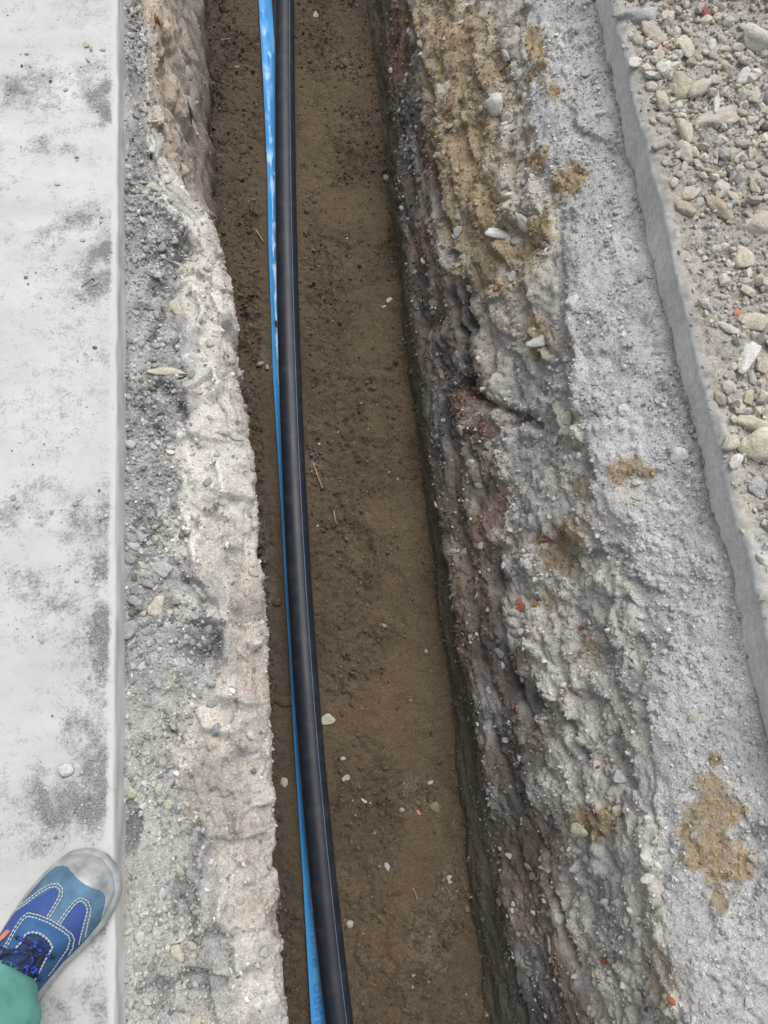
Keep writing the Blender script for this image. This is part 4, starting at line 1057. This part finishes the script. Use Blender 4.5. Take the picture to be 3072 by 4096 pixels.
chips = [(614, 1690, .013, CREAM, (1.1, .8, .35), 'cream angular chip on dark soil left of the blue tape'), (789, 1732, .011, WHITE, (1.4, .5, .3), 'slender white chip on the trench floor'),
         (707, 1552, .018, YELL, (.7, 1.4, .4), 'yellowish flat stone against the black pipe'), (840, 649, .012, CREAM, (1.1, .8, .4), 'pale chip on the floor by the right bank'),
         (831, 662, .008, CREAM, (1, .9, .5), 'small pale chip next to a larger one by the right bank'), (752, 515, .008, WHITE, (1.2, .5, .3), 'white sliver in the upper part of the trench floor'),
         (775, 885, .010, (.05, .05, .065), (.9, 1.1, .5), 'black lump lying alone on the trench floor'), (683, 34, .016, TAN, (1.1, .8, .6), 'tan stone on the floor at the far end'),
         (903, 1756, .010, (.55, .30, .22), (.9, .9, .6), 'pinkish brick chip on the trench floor'), (940, 1745, .016, (.24, .19, .14), (1, 1, .5), 'dull brown clod beside the pinkish chip'),
         (830, 1352, .012, (.36, .33, .27), (1, .8, .3), 'greyish crumb in the middle of a boot print'), (748, 1680, .014, OLIVE, (1, .9, .4), 'olive flat pebble on the floor'),
         (971, 1900, .011, MIDG, (1, 1, .6), 'grey round pebble near the right bank'), (930, 1690, .008, CREAM, (1, 1, .6), 'cream pebble on the floor near the clay foot'), (838, 1870, .010, MIDG, (.8, 1.2, .5), 'long grey pebble in the nearer floor'),
         (755, 1995, .010, MIDG, (1, 1, .5), 'grey pebble right of the pipe in the nearer floor'), (735, 2180, .014, TAN, (1, 1.2, .5), 'tan stone touching the pipe at the near end'), (740, 1640, .009, CREAM, (1, .8, .5), 'cream crumb right of the yellowish stone'),
         (577, 795, .012, (.40, .36, .28), (1, .9, .7), 'pale clod beside the blue tape'), (562, 785, .010, (.36, .32, .25), (1, 1, .7), 'smaller pale clod left of the blue tape'), (513, 145, .010, TAN, (1.2, .8, .6), 'tan crumb at the foot of the left bank'),
         (615, 1515, .024, (.11, .082, .054), (1.3, .8, .6), 'brown soil clod left of the blue tape'), (600, 1300, .016, (.11, .082, .054), (1, .9, .7), 'smaller brown soil clod left of the tape'), (525, 325, .018, (.11, .082, .054), (1, 1, .6), 'brown soil clod by the left bank foot'),
         (690, 960, .006, WHITE, (1, 1, .5), 'tiny white chip right of the pipe'), (685, 1135, .007, MIDG, (1, 1, .6), 'grey crumb right of the pipe')]
for (u, v, r, col, st, lab) in chips:
    p, nn = pick(u, v, 'floor')
    nm = 'soil_clod' if 'clod' in lab else 'stone_chip'
    tag(put_stone(nm, p, (0, 0, 1), r, col, random.randrange(12), 0.25, None, None, st), lab, 'clod' if 'clod' in lab else 'stone', 'chips and clods on the trench floor')


# ------------------------------------------------------------------ tubes
def tube(pts, radii, ns=8, closed_ends=True):
    pts = np.asarray(pts, float); n = len(pts)
    radii = np.broadcast_to(np.asarray(radii, float), (n,))
    tg = np.gradient(pts, axis=0); tg /= np.linalg.norm(tg, axis=1)[:, None] + 1e-12
    up = np.array([0, 0, 1.0]) if abs(tg[0][2]) < 0.9 else np.array([1.0, 0, 0])
    V = []
    for i in range(n):
        a = np.cross(up, tg[i]); a /= np.linalg.norm(a) + 1e-12
        b = np.cross(tg[i], a)
        th = np.arange(ns) * 2 * math.pi / ns
        V.append(pts[i] + radii[i] * (np.cos(th)[:, None] * a + np.sin(th)[:, None] * b))
    V = np.concatenate(V)
    Fq = []
    for i in range(n - 1):
        for j in range(ns):
            Fq.append((i * ns + j, i * ns + (j + 1) % ns, (i + 1) * ns + (j + 1) % ns, (i + 1) * ns + j))
    return V, np.array(Fq)


def join(parts):
    V, Fq, o_ = [], [], 0
    for v, f in parts:
        V.append(v); Fq.append(f + o_); o_ += len(v)
    return np.concatenate(V), np.concatenate(Fq)


def bez(pts, n):
    """smooth polyline through points"""
    pts = np.asarray(pts, float)
    d = np.concatenate([[0], np.cumsum(np.linalg.norm(np.diff(pts, axis=0), axis=1))])
    tt = np.linspace(0, d[-1], n)
    out = np.stack([np.interp(tt, d, pts[:, k]) for k in range(pts.shape[1])], 1)
    for _ in range(3):
        out[1:-1] = (out[:-2] + 2 * out[1:-1] + out[2:]) / 4
    return out


wood = flat_mat('dry_twig', (0.33, 0.25, 0.15), 0.85, 0.2, 90, 0.3)
rootm = flat_mat('root_fibre', (0.46, 0.38, 0.27), 0.85, 0.2, 90, 0.2)
for pl, r, lab in [([(676, 1000), (684, 1025), (698, 1056)], .0028, 'thin brown twig slanting on the floor right of the pipe'), ([(721, 1105), (724, 1118), (728, 1133)], .0026, 'short pale twig below the slanting one'),
                   ([(553, 497), (560, 508), (571, 525)], .0030, 'short tan stick left of the blue tape'), ([(890, 1916), (897, 1928), (902, 1942)], .0020, 'thin straw near the near end of the floor')]:
    p3 = []
    for i, (u, v) in enumerate(pl):
        p, _ = pick(u, v, 'floor'); p3.append(p + np.array([0, 0, r + .003 * i]))
    V, Fq = tube(bez(p3, 9), np.linspace(r, r * .6, 9), 6)
    tag(link('twig', mesh_from('twig', V, Fq, None, True), wood), lab, 'twig', 'twigs on the trench floor')
for pl in [[(470, 3), (484, 3), (500, 6), (501, 20), (494, 38)], [(453, 152), (463, 157), (477, 163), (490, 172)], [(441, 182), (452, 180), (468, 176), (484, 180)], [(476, 86), (486, 84), (493, 83)], [(494, 262), (500, 272), (507, 284)], [(462, 165), (468, 175), (478, 182)]]:
    p3 = []
    for i, (u, v) in enumerate(pl):
        p, nn = pick(u, v, 'bankL')
        p3.append(at(u * K, v * K, p[2] + 0.02) + np.array([0.004 * i, 0, 0]))
    V, Fq = tube(bez(p3, 14), np.linspace(.0013, .0006, 14), 5)
    link('root', mesh_from('root', V, Fq, None, True), rootm, bank_l)
# pale broken concrete piece stuck in the upper left bank
p, nn = pick(408, 232, 'bankL')
o = put_stone('concrete_fragment', p, nn, .045, (0.50, 0.50, 0.49), 121, 0.3, 0.2, bank_l, (.75, 1.0, .35))
p, nn = pick(405, 160, 'bankL')
o = put_stone('concrete_fragment', p, nn, .026, (0.50, 0.48, 0.45), 122, 0.35, 0.4, bank_l, (.8, 1.0, .5))

# ------------------------------------------------------------------ water pipe
PR = 0.0315
ys = np.concatenate([np.linspace(Y0 + 0.3, -0.9, 30), np.linspace(-0.88, 2.6, 240), np.linspace(2.65, Y1 - 0.3, 30)])
pz = -0.7525 + PR + 0.004
pc = np.stack([pipe_x(ys), ys, np.full_like(ys, pz) + 0.003 * np.sin(ys * 2.1)], 1)
pipe_m = bpy.data.materials.new('black_polyethylene')
pipe_m.use_nodes = True
N, L = pipe_m.node_tree.nodes, pipe_m.node_tree.links
b = N['Principled BSDF']
b.inputs['Specular IOR Level'].default_value = 0.5
tc = N.new('ShaderNodeTexCoord')
mp = N.new('ShaderNodeMapping'); mp.inputs['Scale'].default_value = (60, 2.5, 60)
n1 = N.new('ShaderNodeTexNoise'); n1.inputs['Scale'].default_value = 3; n1.inputs['Detail'].default_value = 4
L.new(tc.outputs['Object'], mp.inputs['Vector']); L.new(mp.outputs[0], n1.inputs['Vector'])
n2 = N.new('ShaderNodeTexNoise'); n2.inputs['Scale'].default_value = 22; n2.inputs['Detail'].default_value = 5; n2.inputs['Roughness'].default_value = 0.7
L.new(tc.outputs['Object'], n2.inputs['Vector'])
r1 = N.new('ShaderNodeMapRange'); r1.inputs['From Min'].default_value = .3; r1.inputs['From Max'].default_value = .7; r1.inputs['To Min'].default_value = .42; r1.inputs['To Max'].default_value = .54
L.new(n1.outputs['Fac'], r1.inputs['Value']); L.new(r1.outputs[0], b.inputs['Roughness'])
cr = N.new('ShaderNodeValToRGB')
cr.color_ramp.elements[0].position, cr.color_ramp.elements[1].position = .50, .80
cr.color_ramp.elements[0].color = (0.014, 0.020, 0.032, 1); cr.color_ramp.elements[1].color = (0.055, 0.055, 0.055, 1)
L.new(n2.outputs['Fac'], cr.inputs[0]); L.new(cr.outputs[0], b.inputs['Base Color'])
pipe = tag(empty('water_pipe', (0, 0, 0)), 'black plastic water pipe with thin blue stripes along the trench floor', 'pipe')
V, Fq = tube(pc, PR, 40)
link('pipe_body', mesh_from('pipe_body', V, Fq, None, True), pipe_m, pipe)
stripe_m = flat_mat('blue_stripe', (0.15, 0.24, 0.38), 0.4, 0.5, 120, 0.15)
tg = np.gradient(pc, axis=0); tg /= np.linalg.norm(tg, axis=1)[:, None]
sx = np.stack([tg[:, 1], -tg[:, 0], 0 * tg[:, 0]], 1)
for ang in (36, -76, 160):
    vs_ = []
    for da, rr in ((-1.1, PR - .0004), (-.95, PR + .0004), (.95, PR + .0004), (1.1, PR - .0004)):
        a = math.radians(ang + da)
        vs_.append(pc + rr * (math.sin(a) * sx + math.cos(a) * np.array([0, 0, 1.0])))
    V = np.stack(vs_, 1)
    link('stripe', mesh_from('stripe', V, grid_faces(len(ys), 4), None, True), stripe_m, pipe)
# chips of soil on the pipe
# ------------------------------------------------------------------ blue tape
tp = [at(u, v, -0.742) for u, v in [(1035, 0), (1053, 316), (1070, 700), (1075, 1000), (1092, 1500), (1126, 2048), (1140, 2331), (1161, 2663), (1185, 3100), (1211, 3500), (1246, 4096)]]
tp.sort(key=lambda a: a[1])
ty_, tx_ = np.array([a[1] for a in tp]), np.array([a[0] for a in tp])
tcf = np.polyfit(ty_, tx_, 6)
ty = np.concatenate([np.linspace(-3.0, -0.82, 60), np.linspace(-0.80, 2.55, 900), np.linspace(2.6, 5.0, 60)])
tx = np.interp(ty, ty_, np.polyval(tcf, ty_)); tx = np.where(ty < ty_[0], tx[0], tx)
tx = np.interp(ty, ty_, tx_)
for _ in range(60):
    tx[61:-61] = (tx[60:-62] + tx[61:-61] * 2 + tx[62:-60]) / 4
for _ in range(0):
    tx[1:-1] = (tx[:-2] + tx[1:-1] * 2 + tx[2:]) / 4
TW = 0.043
nw = 13
V = np.zeros((len(ty), nw, 3))
wv = np.linspace(0, 1, nw)
gapx = pipe_x(ty)                                        # pipe centre
for j, w in enumerate(wv):
    x = tx + TW * w
    z = -0.7455 + 0.006 * vnoise(ty * 3, ty * 0 + w * 0.6, ty * 0, 31) * (1 - 0.5 * w)
    z = z + 0.0035 * vnoise(ty * 22, ty * 0 + w * 2.2, ty * 0, 33) * sstep(0.7, 1.3, ty) + 0.0012 * vnoise(ty * 35, ty * 0 + w * 2, ty * 0, 37)
    z = z + 0.010 * (w - 0.35) ** 2 + 0.006 * (1 - w) ** 4
    # rides up against the pipe but stays below its surface
    dxp = x - gapx
    lim = pz - np.sqrt(np.clip((PR + .0015) ** 2 - np.clip(dxp, -PR, PR) ** 2, 0, None))
    z = np.where(np.abs(dxp) < PR, np.minimum(z, np.maximum(lim, -0.7515)), z)
    V[:, j] = np.stack([x, ty, z], 1)
Vb = V.copy(); Vb[..., 2] -= 0.0005
tape_m = bpy.data.materials.new('blue_film')
tape_m.use_nodes = True
b = tape_m.node_tree.nodes['Principled BSDF']
b.inputs['Base Color'].default_value = (0.07, 0.33, 0.72, 1)
b.inputs['Roughness'].default_value = 0.16
b.inputs['Specular IOR Level'].default_value = 0.7
N, L = tape_m.node_tree.nodes, tape_m.node_tree.links
tc = N.new('ShaderNodeTexCoord')
mp = N.new('ShaderNodeMapping'); mp.inputs['Scale'].default_value = (1, .3, 1)
nz = N.new('ShaderNodeTexNoise'); nz.inputs['Scale'].default_value = 60; nz.inputs['Detail'].default_value = 3
L.new(tc.outputs['Object'], mp.inputs['Vector']); L.new(mp.outputs[0], nz.inputs['Vector'])
bp = N.new('ShaderNodeBump'); bp.inputs['Strength'].default_value = .35; bp.inputs['Distance'].default_value = .003
L.new(nz.outputs['Fac'], bp.inputs['Height']); L.new(bp.outputs[0], b.inputs['Normal'])
tape = tag(empty('marking_tape', (0, 0, 0)), 'glossy blue plastic marking tape lying beside the black pipe', 'tape')
v2, f2_ = V.reshape(-1, 3), grid_faces(len(ty), nw)
vb2 = Vb.reshape(-1, 3)
VV, FF = join([(v2, f2_), (vb2, f2_[:, ::-1])])
link('tape_film', mesh_from('tape_film', VV, FF, None, True), tape_m, tape)
# worn dark blue print along the tape: the strokes of letters running along it
print_m = flat_mat('dark_blue_print', (0.045, 0.22, 0.55), 0.3, 0.5)


def tape_pt(y, w):
    i = np.clip(np.searchsorted(ty, y), 0, len(ty) - 1)
    return np.array([np.interp(w, wv, V[i, :, k]) for k in range(3)]) + np.array([0, 0, .0011])


def stroke(y0, y1, w0, w1):
    n_ = max(2, int(abs(y1 - y0) / .004) + 2)
    vs_, fs = [], []
    for i in range(n_):
        yv = y0 + (y1 - y0) * i / (n_ - 1)
        vs_ += [tape_pt(yv, w0), tape_pt(yv, w1)]
        if i: fs.append((2 * i - 2, 2 * i - 1, 2 * i + 1, 2 * i))
    return np.array(vs_), np.array(fs)


GLY = {'O': [(0, 1, 0, .25), (0, 1, .75, 1), (0, .25, 0, 1), (.75, 1, 0, 1)], 'D': [(0, 1, 0, .25), (0.15, .85, .75, 1), (0, .22, 0, .9), (.78, 1, 0, .9)],
       'V': [(0, .35, 0, .6), (.3, .7, .55, 1), (.65, 1, 0, .6)], 'T': [(0, 1, 0, .25), (.38, .62, 0, 1)], 'H': [(0, .25, 0, 1), (.75, 1, 0, 1), (0, 1, .4, .6)], 'I': [(.35, .65, 0, 1)]}
y_cursor = at(1275, 4090, -0.745)[1]
seq = 'VODOVOD'
yc = -0.70
while yc < 0.55:
    for ch in seq:
        parts = []
        for (a0, a1, b0, b1) in GLY[ch]:
            parts.append(stroke(yc + .017 * a0, yc + .017 * a1, .22 + .40 * b0, .22 + .40 * b1))
        VV, FF = join(parts)
        if yc < -0.30:
            link('printed_letter', mesh_from('printed_letter', VV, FF, None, False), print_m, tape)
        yc += .024
    yc += .03

# ------------------------------------------------------------------ the photographer's foot: shoe and trouser leg
toe = at(432, 3424, 0.0); heel = at(-40, 4085, 0.0)
ax = toe - heel; ax[2] = 0; SL = np.linalg.norm(ax); ax /= SL
sd_ = np.array([ax[1], -ax[0], 0])                       # towards the right of the shoe
person = tag(empty('person', tuple(heel)), 'photographer in teal trousers and a blue lace-up work shoe on the pavement', 'person')


def shoe_w(l):
    """half widths (left, right) of the upper at distance l (0..1) from heel"""
    xs_ = np.array([0, .03, .08, .18, .32, .48, .62, .74, .84, .91, .96, .985, 1.0])
    wl_ = np.array([.0, .022, .036, .046, .053, .058, .059, .056, .050, .043, .030, .018, 0])
    wr_ = np.array([.0, .020, .032, .037, .037, .042, .050, .053, .051, .045, .032, .020, 0])
    return np.interp(l, xs_, wl_), np.interp(l, xs_, wr_)


def shoe_h(l):
    return np.interp(l, [0, .03, .1, .25, .4, .5, .6, .7, .8, .88, .94, .98, 1.0], [.075, .098, .108, .112, .108, .100, .088, .077, .068, .062, .052, .038, .022])


def shoe_z(l, w):
    a, b_ = shoe_w(l)
    half = np.where(w < 0, a, b_)
    t_ = np.clip(np.abs(w) / np.maximum(half, 1e-4), 0, 1)
    base = 0.016
    return base + (shoe_h(l) - base) * np.power(np.clip(1 - np.power(t_, 2.5), 0, 1), 0.62)


def shoe_pt(l, w, off=0.0):
    """world point (relative to the person's empty) on the upper"""
    z = shoe_z(l, w) + off
    return np.stack([ax[0] * l * SL + sd_[0] * w, ax[1] * l * SL + sd_[1] * w, z], -1)


def crop(u, v):
    """photograph crop pixel on the shoe -> (l, w)"""
    uu, vv = u * 560 / 1659.0, 3350 + v * 560 / 1659.0
    z = 0.06
    for _ in range(12):
        p_ = at(uu, vv, z) - heel
        l, w = (p_ @ ax) / SL, p_ @ sd_
        zz = float(shoe_z(np.array(np.clip(l, 0, 1)), np.array(w)))
        z = 0.5 * z + 0.5 * zz
    return l, w


def poly(pts):
    return np.array([crop(*p_) for p_ in pts])


def inside(lw, pg):
    x, y = lw[..., 0], lw[..., 1]
    r = np.zeros(x.shape, bool)
    n_ = len(pg)
    for i in range(n_):
        x1, y1 = pg[i]; x2, y2 = pg[(i + 1) % n_]
        c = ((y1 > y) != (y2 > y)) & (x < (x2 - x1) * (y - y1) / (y2 - y1 + 1e-12) + x1)
        r ^= c
    return r


nl, na = 330, 130
ll = np.linspace(0.002, 0.998, nl)
aa = np.linspace(-1, 1, na)
Lg = ll[:, None] * np.ones(na)
wl_, wr_ = shoe_w(ll)
sn = np.sin(aa * math.pi / 2)
Wg = np.where(sn[None, :] < 0, wl_[:, None] * sn[None, :], wr_[:, None] * sn[None, :])
LW = np.stack([Lg, Wg], -1)
panelL = poly([(650, 612), (690, 640), (655, 735), (545, 945), (470, 912), (390, 895), (325, 905), (250, 985), (150, 1115), (0, 1330), (-150, 1500), (-200, 1350), (-60, 1130), (130, 940), (350, 775), (500, 680), (600, 620)])
panelR = poly([(955, 782), (1005, 822), (1012, 900), (992, 1000), (965, 1150), (945, 1380), (900, 1460), (760, 1660), (560, 1960), (400, 2200), (300, 2300), (420, 2050), (560, 1840), (640, 1640), (750, 1480), (840, 1330), (872, 1240), (850, 1160), (790, 1080), (735, 1030), (845, 862), (925, 782)])
eyestay = poly([(40, 1330), (180, 1090), (270, 960), (330, 905), (450, 930), (600, 990), (750, 1080), (845, 1150), (868, 1215), (840, 1310), (760, 1430), (650, 1600), (570, 1790), (480, 2000), (380, 2180), (150, 2250), (-150, 1800)])
opening = poly([(180, 1310), (255, 1240), (308, 1145), (380, 1115), (470, 1130), (550, 1180), (600, 1240), (620, 1300), (570, 1400), (500, 1530), (420, 1680), (360, 1790), (250, 1950), (-100, 1900), (-100, 1500)])
capB = poly([(560, 380), (650, 345), (740, 325), (800, 345), (850, 400), (900, 470), (980, 540), (1100, 600), (1180, 620), (1232, 660), (1257, 710), (1250, 790), (1225, 890), (1195, 980), (1400, 980), (1700, 500), (1300, 0), (700, 100)])
cls = np.zeros(Lg.shape, int)
cls[inside(LW, panelL)] = 1
cls[inside(LW, panelR)] = 2
cls[inside(LW, eyestay)] = 3
cls[inside(LW, opening)] = 4
cls[inside(LW, capB)] = 5
cls[(np.abs(aa) > 0.955)[None, :] & (Lg > 0.3)] = 5
off = np.choose(cls, [0.0, -0.0010, -0.0010, 0.0012, -0.004, 0.0016])
Pu = shoe_pt(Lg, Wg, off + 0.0012 * fbm(np.stack([Lg * 3, Wg * 10, Lg * 0], -1), 5, 3, 7))
fq = grid_faces(nl, na)
fc = cls.ravel()[fq].max(1)
suede = flat_mat('blue_suede', (0.095, 0.18, 0.275), 0.9, 0.2, 45, 0.28, 0.25, 0.001)
meshm = flat_mat('royal_blue_mesh', (0.045, 0.085, 0.27), 0.75, 0.3, 900, 0.35, 0.4, 0.0006)
stay_m = flat_mat('dark_blue_suede', (0.045, 0.115, 0.26), 0.85, 0.2, 40, 0.32, 0.25, 0.001)
tong_m = flat_mat('navy_tongue', (0.035, 0.06, 0.16), 0.85, 0.2, 300, 0.3)
rubber = flat_mat('clear_grey_rubber', (0.33, 0.35, 0.355), 0.28, 0.5, 45, 0.36, 0.15, 0.001, **{'Subsurface Weight': 0.25, 'Subsurface Scale': 0.01})
thread = flat_mat('pale_thread', (0.42, 0.47, 0.50), 0.7, 0.3)
shoe = None
for k, nm, mt in [(0, 'shoe_upper', suede), (1, 'mesh_panel', meshm), (2, 'mesh_panel', meshm), (3, 'eyestay', stay_m), (4, 'tongue', tong_m), (5, 'toe_cap', rubber)]:
    sel = fq[fc == k]
    ids, inv = np.unique(sel, return_inverse=True)
    me = mesh_from(nm, Pu.reshape(-1, 3)[ids], inv.reshape(sel.shape), None, True)
    ob = link(nm, me, mt, person if shoe is None else shoe)
    if shoe is None:
        shoe = ob
        shoe.name = 'shoe'
        shoe['label'] = 'blue suede work shoe with clear rubber toe cap'
# rubber sole with a rounded edge
so = []
for (dz, ex) in [(0.001, -.002), (0.003, .003), (0.010, .0052), (0.018, .0046), (0.0235, .002), (0.026, -.003)]:
    a = np.linspace(0, 1, 120)
    lc = 0.5 - 0.5 * np.cos(a * math.pi)
    wl2, wr2 = shoe_w(lc)
    pr = np.stack([lc * SL, wr2], 1); pl_ = np.stack([lc[::-1] * SL, -wl2[::-1]], 1)
    lp = np.concatenate([pr, pl_[1:-1]])
    tgv = np.roll(lp, -1, 0) - np.roll(lp, 1, 0)
    nv_ = np.stack([-tgv[:, 1], tgv[:, 0]], 1) / (np.linalg.norm(tgv, axis=1)[:, None] + 1e-9)
    nv_ = nv_ * np.sign(np.sum(nv_ * (lp - np.array([SL / 2, 0])), 1).mean())
    lp = lp + nv_ * ex
    so.append(np.stack([ax[0] * lp[:, 0] + sd_[0] * lp[:, 1], ax[1] * lp[:, 0] + sd_[1] * lp[:, 1], np.full(len(lp), dz)], -1))
so = np.stack(so)
so = np.concatenate([so, so[:, :1]], 1)
link('sole', mesh_from('sole', so, grid_faces(*so.shape[:2]), None, True), rubber, shoe)


# stitching
def stitch(pts, rows, name='stitching', r=0.0011):
    pg = bez(poly(pts), 400)
    w3 = shoe_pt(np.clip(pg[:, 0], 0, 1), pg[:, 1], 0.0)
    parts = []
    d2 = np.gradient(np.stack([pg[:, 0] * SL, pg[:, 1]], 1), axis=0)
    d2 /= np.linalg.norm(d2, axis=1)[:, None] + 1e-12
    nrm = np.stack([-d2[:, 1], d2[:, 0]], 1)
    for rw_ in rows:
        lw = np.stack([pg[:, 0] + nrm[:, 0] * rw_ / SL, pg[:, 1] + nrm[:, 1] * rw_], 1)
        hl_, hr_ = shoe_w(lw[:, 0])
        lw = lw[(lw[:, 1] > -0.97 * hl_) & (lw[:, 1] < 0.97 * hr_)]
        w3 = shoe_pt(np.clip(lw[:, 0], 0, 1), lw[:, 1], 0.0012)
        s_ = np.concatenate([[0], np.cumsum(np.linalg.norm(np.diff(w3, axis=0), axis=1))])
        k = 0.0
        while k + .0042 < s_[-1]:
            tt = np.linspace(k, k + .0040, 4)
            p_ = np.stack([np.interp(tt, s_, w3[:, j]) for j in range(3)], 1)
            p_[:, 2] += np.array([-.0006, .0006, .0006, -.0006])
            parts.append(tube(p_, [r * .6, r, r, r * .6], 5))
            k += .0052
    VV, FF = join(parts)
    link(name, mesh_from(name, VV, FF, None, True), thread, shoe)


stitch([(20, 915), (150, 880), (300, 775), (480, 635), (600, 570), (690, 565), (732, 610), (722, 700), (662, 800), (570, 950)], (-.0018, .0018))
stitch([(700, 1020), (800, 880), (895, 765), (960, 728), (1030, 760), (1060, 840), (1050, 920), (1012, 1070), (985, 1200), (955, 1350)], (-.0018, .0018))
stitch([(60, 1320), (180, 1090), (270, 960), (335, 908), (450, 933), (600, 992), (750, 1082), (838, 1150), (862, 1212), (838, 1310), (760, 1430), (655, 1590), (600, 1720), (530, 1860)], (-.0018, .0018))
stitch([(190, 1310), (258, 1240), (310, 1142), (380, 1118), (470, 1132), (550, 1182), (600, 1240), (628, 1300), (570, 1400), (500, 1530), (440, 1650), (365, 1760)], (0.0,), 'stitching', .0016)

# laces: dark cord with bright blue flecks
lace_m = bpy.data.materials.new('flecked_lace')
lace_m.use_nodes = True
N, L = lace_m.node_tree.nodes, lace_m.node_tree.links
b = N['Principled BSDF']; b.inputs['Roughness'].default_value = .8
tc = N.new('ShaderNodeTexCoord')
nz = N.new('ShaderNodeTexNoise'); nz.inputs['Scale'].default_value = 150; nz.inputs['Detail'].default_value = 1
L.new(tc.outputs['Object'], nz.inputs['Vector'])
cr = N.new('ShaderNodeValToRGB'); cr.color_ramp.interpolation = 'CONSTANT'
cr.color_ramp.elements[0].position = 0; cr.color_ramp.elements[0].color = (0.015, 0.018, 0.035, 1)
cr.color_ramp.elements[1].position = 0.54; cr.color_ramp.elements[1].color = (0.02, 0.06, 0.50, 1)
L.new(nz.outputs['Fac'], cr.inputs[0]); L.new(cr.outputs[0], b.inputs['Base Color'])
for pts, hh in [([(210, 1165), (300, 1200), (400, 1260), (520, 1330), (660, 1415)], .006), ([(560, 1290), (480, 1200), (400, 1300), (330, 1420), (180, 1500)], .009),
                ([(20, 1280), (180, 1325), (340, 1335), (460, 1390), (540, 1350)], .008), ([(0, 1400), (120, 1330), (270, 1330), (380, 1290), (470, 1260)], .011),
                ([(20, 1520), (100, 1440), (150, 1480), (90, 1560), (150, 1600)], .010), ([(120, 1560), (260, 1560), (380, 1490), (470, 1560), (520, 1680)], .008),
                ([(300, 1690), (330, 1620), (370, 1520), (440, 1430), (400, 1330)], .010), ([(180, 1620), (300, 1560), (420, 1590), (490, 1520)], .012), ([(270, 1660), (360, 1610), (430, 1530), (540, 1360)], .007)]:
    pg = bez(poly(pts), 40)
    w3 = shoe_pt(np.clip(pg[:, 0], 0, 1), pg[:, 1], hh)
    V_, F_ = tube(w3, .0021, 7)
    link('lace', mesh_from('lace', V_, F_, None, True), lace_m, shoe)
# salmon tab on the outer side
pg = poly([(-20, 1215), (30, 1140), (85, 1088), (125, 1112), (70, 1175), (0, 1235)])
pg[:, 1] = np.maximum(pg[:, 1], -0.93 * shoe_w(pg[:, 0])[0])
cpt = pg.mean(0)
tabv = np.concatenate([shoe_pt(pg[:, 0], pg[:, 1], .0025), shoe_pt(pg[:, 0], pg[:, 1], -.002)])
tf = [tuple(range(6))] + [(i, (i + 1) % 6, 6 + (i + 1) % 6, 6 + i) for i in range(6)]
me = bpy.data.meshes.new('tab'); me.from_pydata(tabv.tolist(), [], tf); me.update()
link('side_tab', me, flat_mat('salmon_fabric', (0.62, 0.24, 0.16), .85, .2, 200, .2), shoe)

# teal trouser leg
teal = flat_mat('teal_cloth', (0.155, 0.41, 0.35), 0.9, 0.15, 26, 0.18, 0.3, 0.004)
base = at(-92, 4104, 0.15) - heel
cen = [(0.0, .085), (0.0, .11), (-.004, .15), (-.010, .22), (-.018, .32), (-.02, .42), (-.01, .50), (-.03, .60), (-.06, .74)]
rad = [.050, .058, .062, .066, .070, .076, .080, .086, .095]
ring = []
nth = 64
for (bk, z), r in zip(cen, rad):
    c = base + ax * bk * 1.0
    th = np.arange(nth + 1) * 2 * math.pi / nth
    wob = 1 + .06 * np.sin(th * 3 + z * 40) * (z < .3) + .045 * np.sin(th * 7 + z * 60)
    ring.append(np.stack([c[0] + ax[0] * np.cos(th) * r * wob * 1.08 + sd_[0] * np.sin(th) * r * wob, c[1] + ax[1] * np.cos(th) * r * wob * 1.08 + sd_[1] * np.sin(th) * r * wob, np.full(nth + 1, z) + .004 * np.cos(th * 2)], -1))
ring = np.stack(ring)
me = mesh_from('trouser_leg', ring, grid_faces(*ring.shape[:2]), None, True)
o = link('trouser_leg', me, teal, person)
sm_ = o.modifiers.new('smooth', 'SUBSURF'); sm_.levels = sm_.render_levels = 2
print('tris', sum(sum(len(p.vertices) - 2 for p in m.polygons) if len(m.polygons) < 5000 else len(m.polygons) * (len(m.polygons[0].vertices) - 2) for m in bpy.data.meshes))
print('built', len(bpy.data.objects), 'objects')
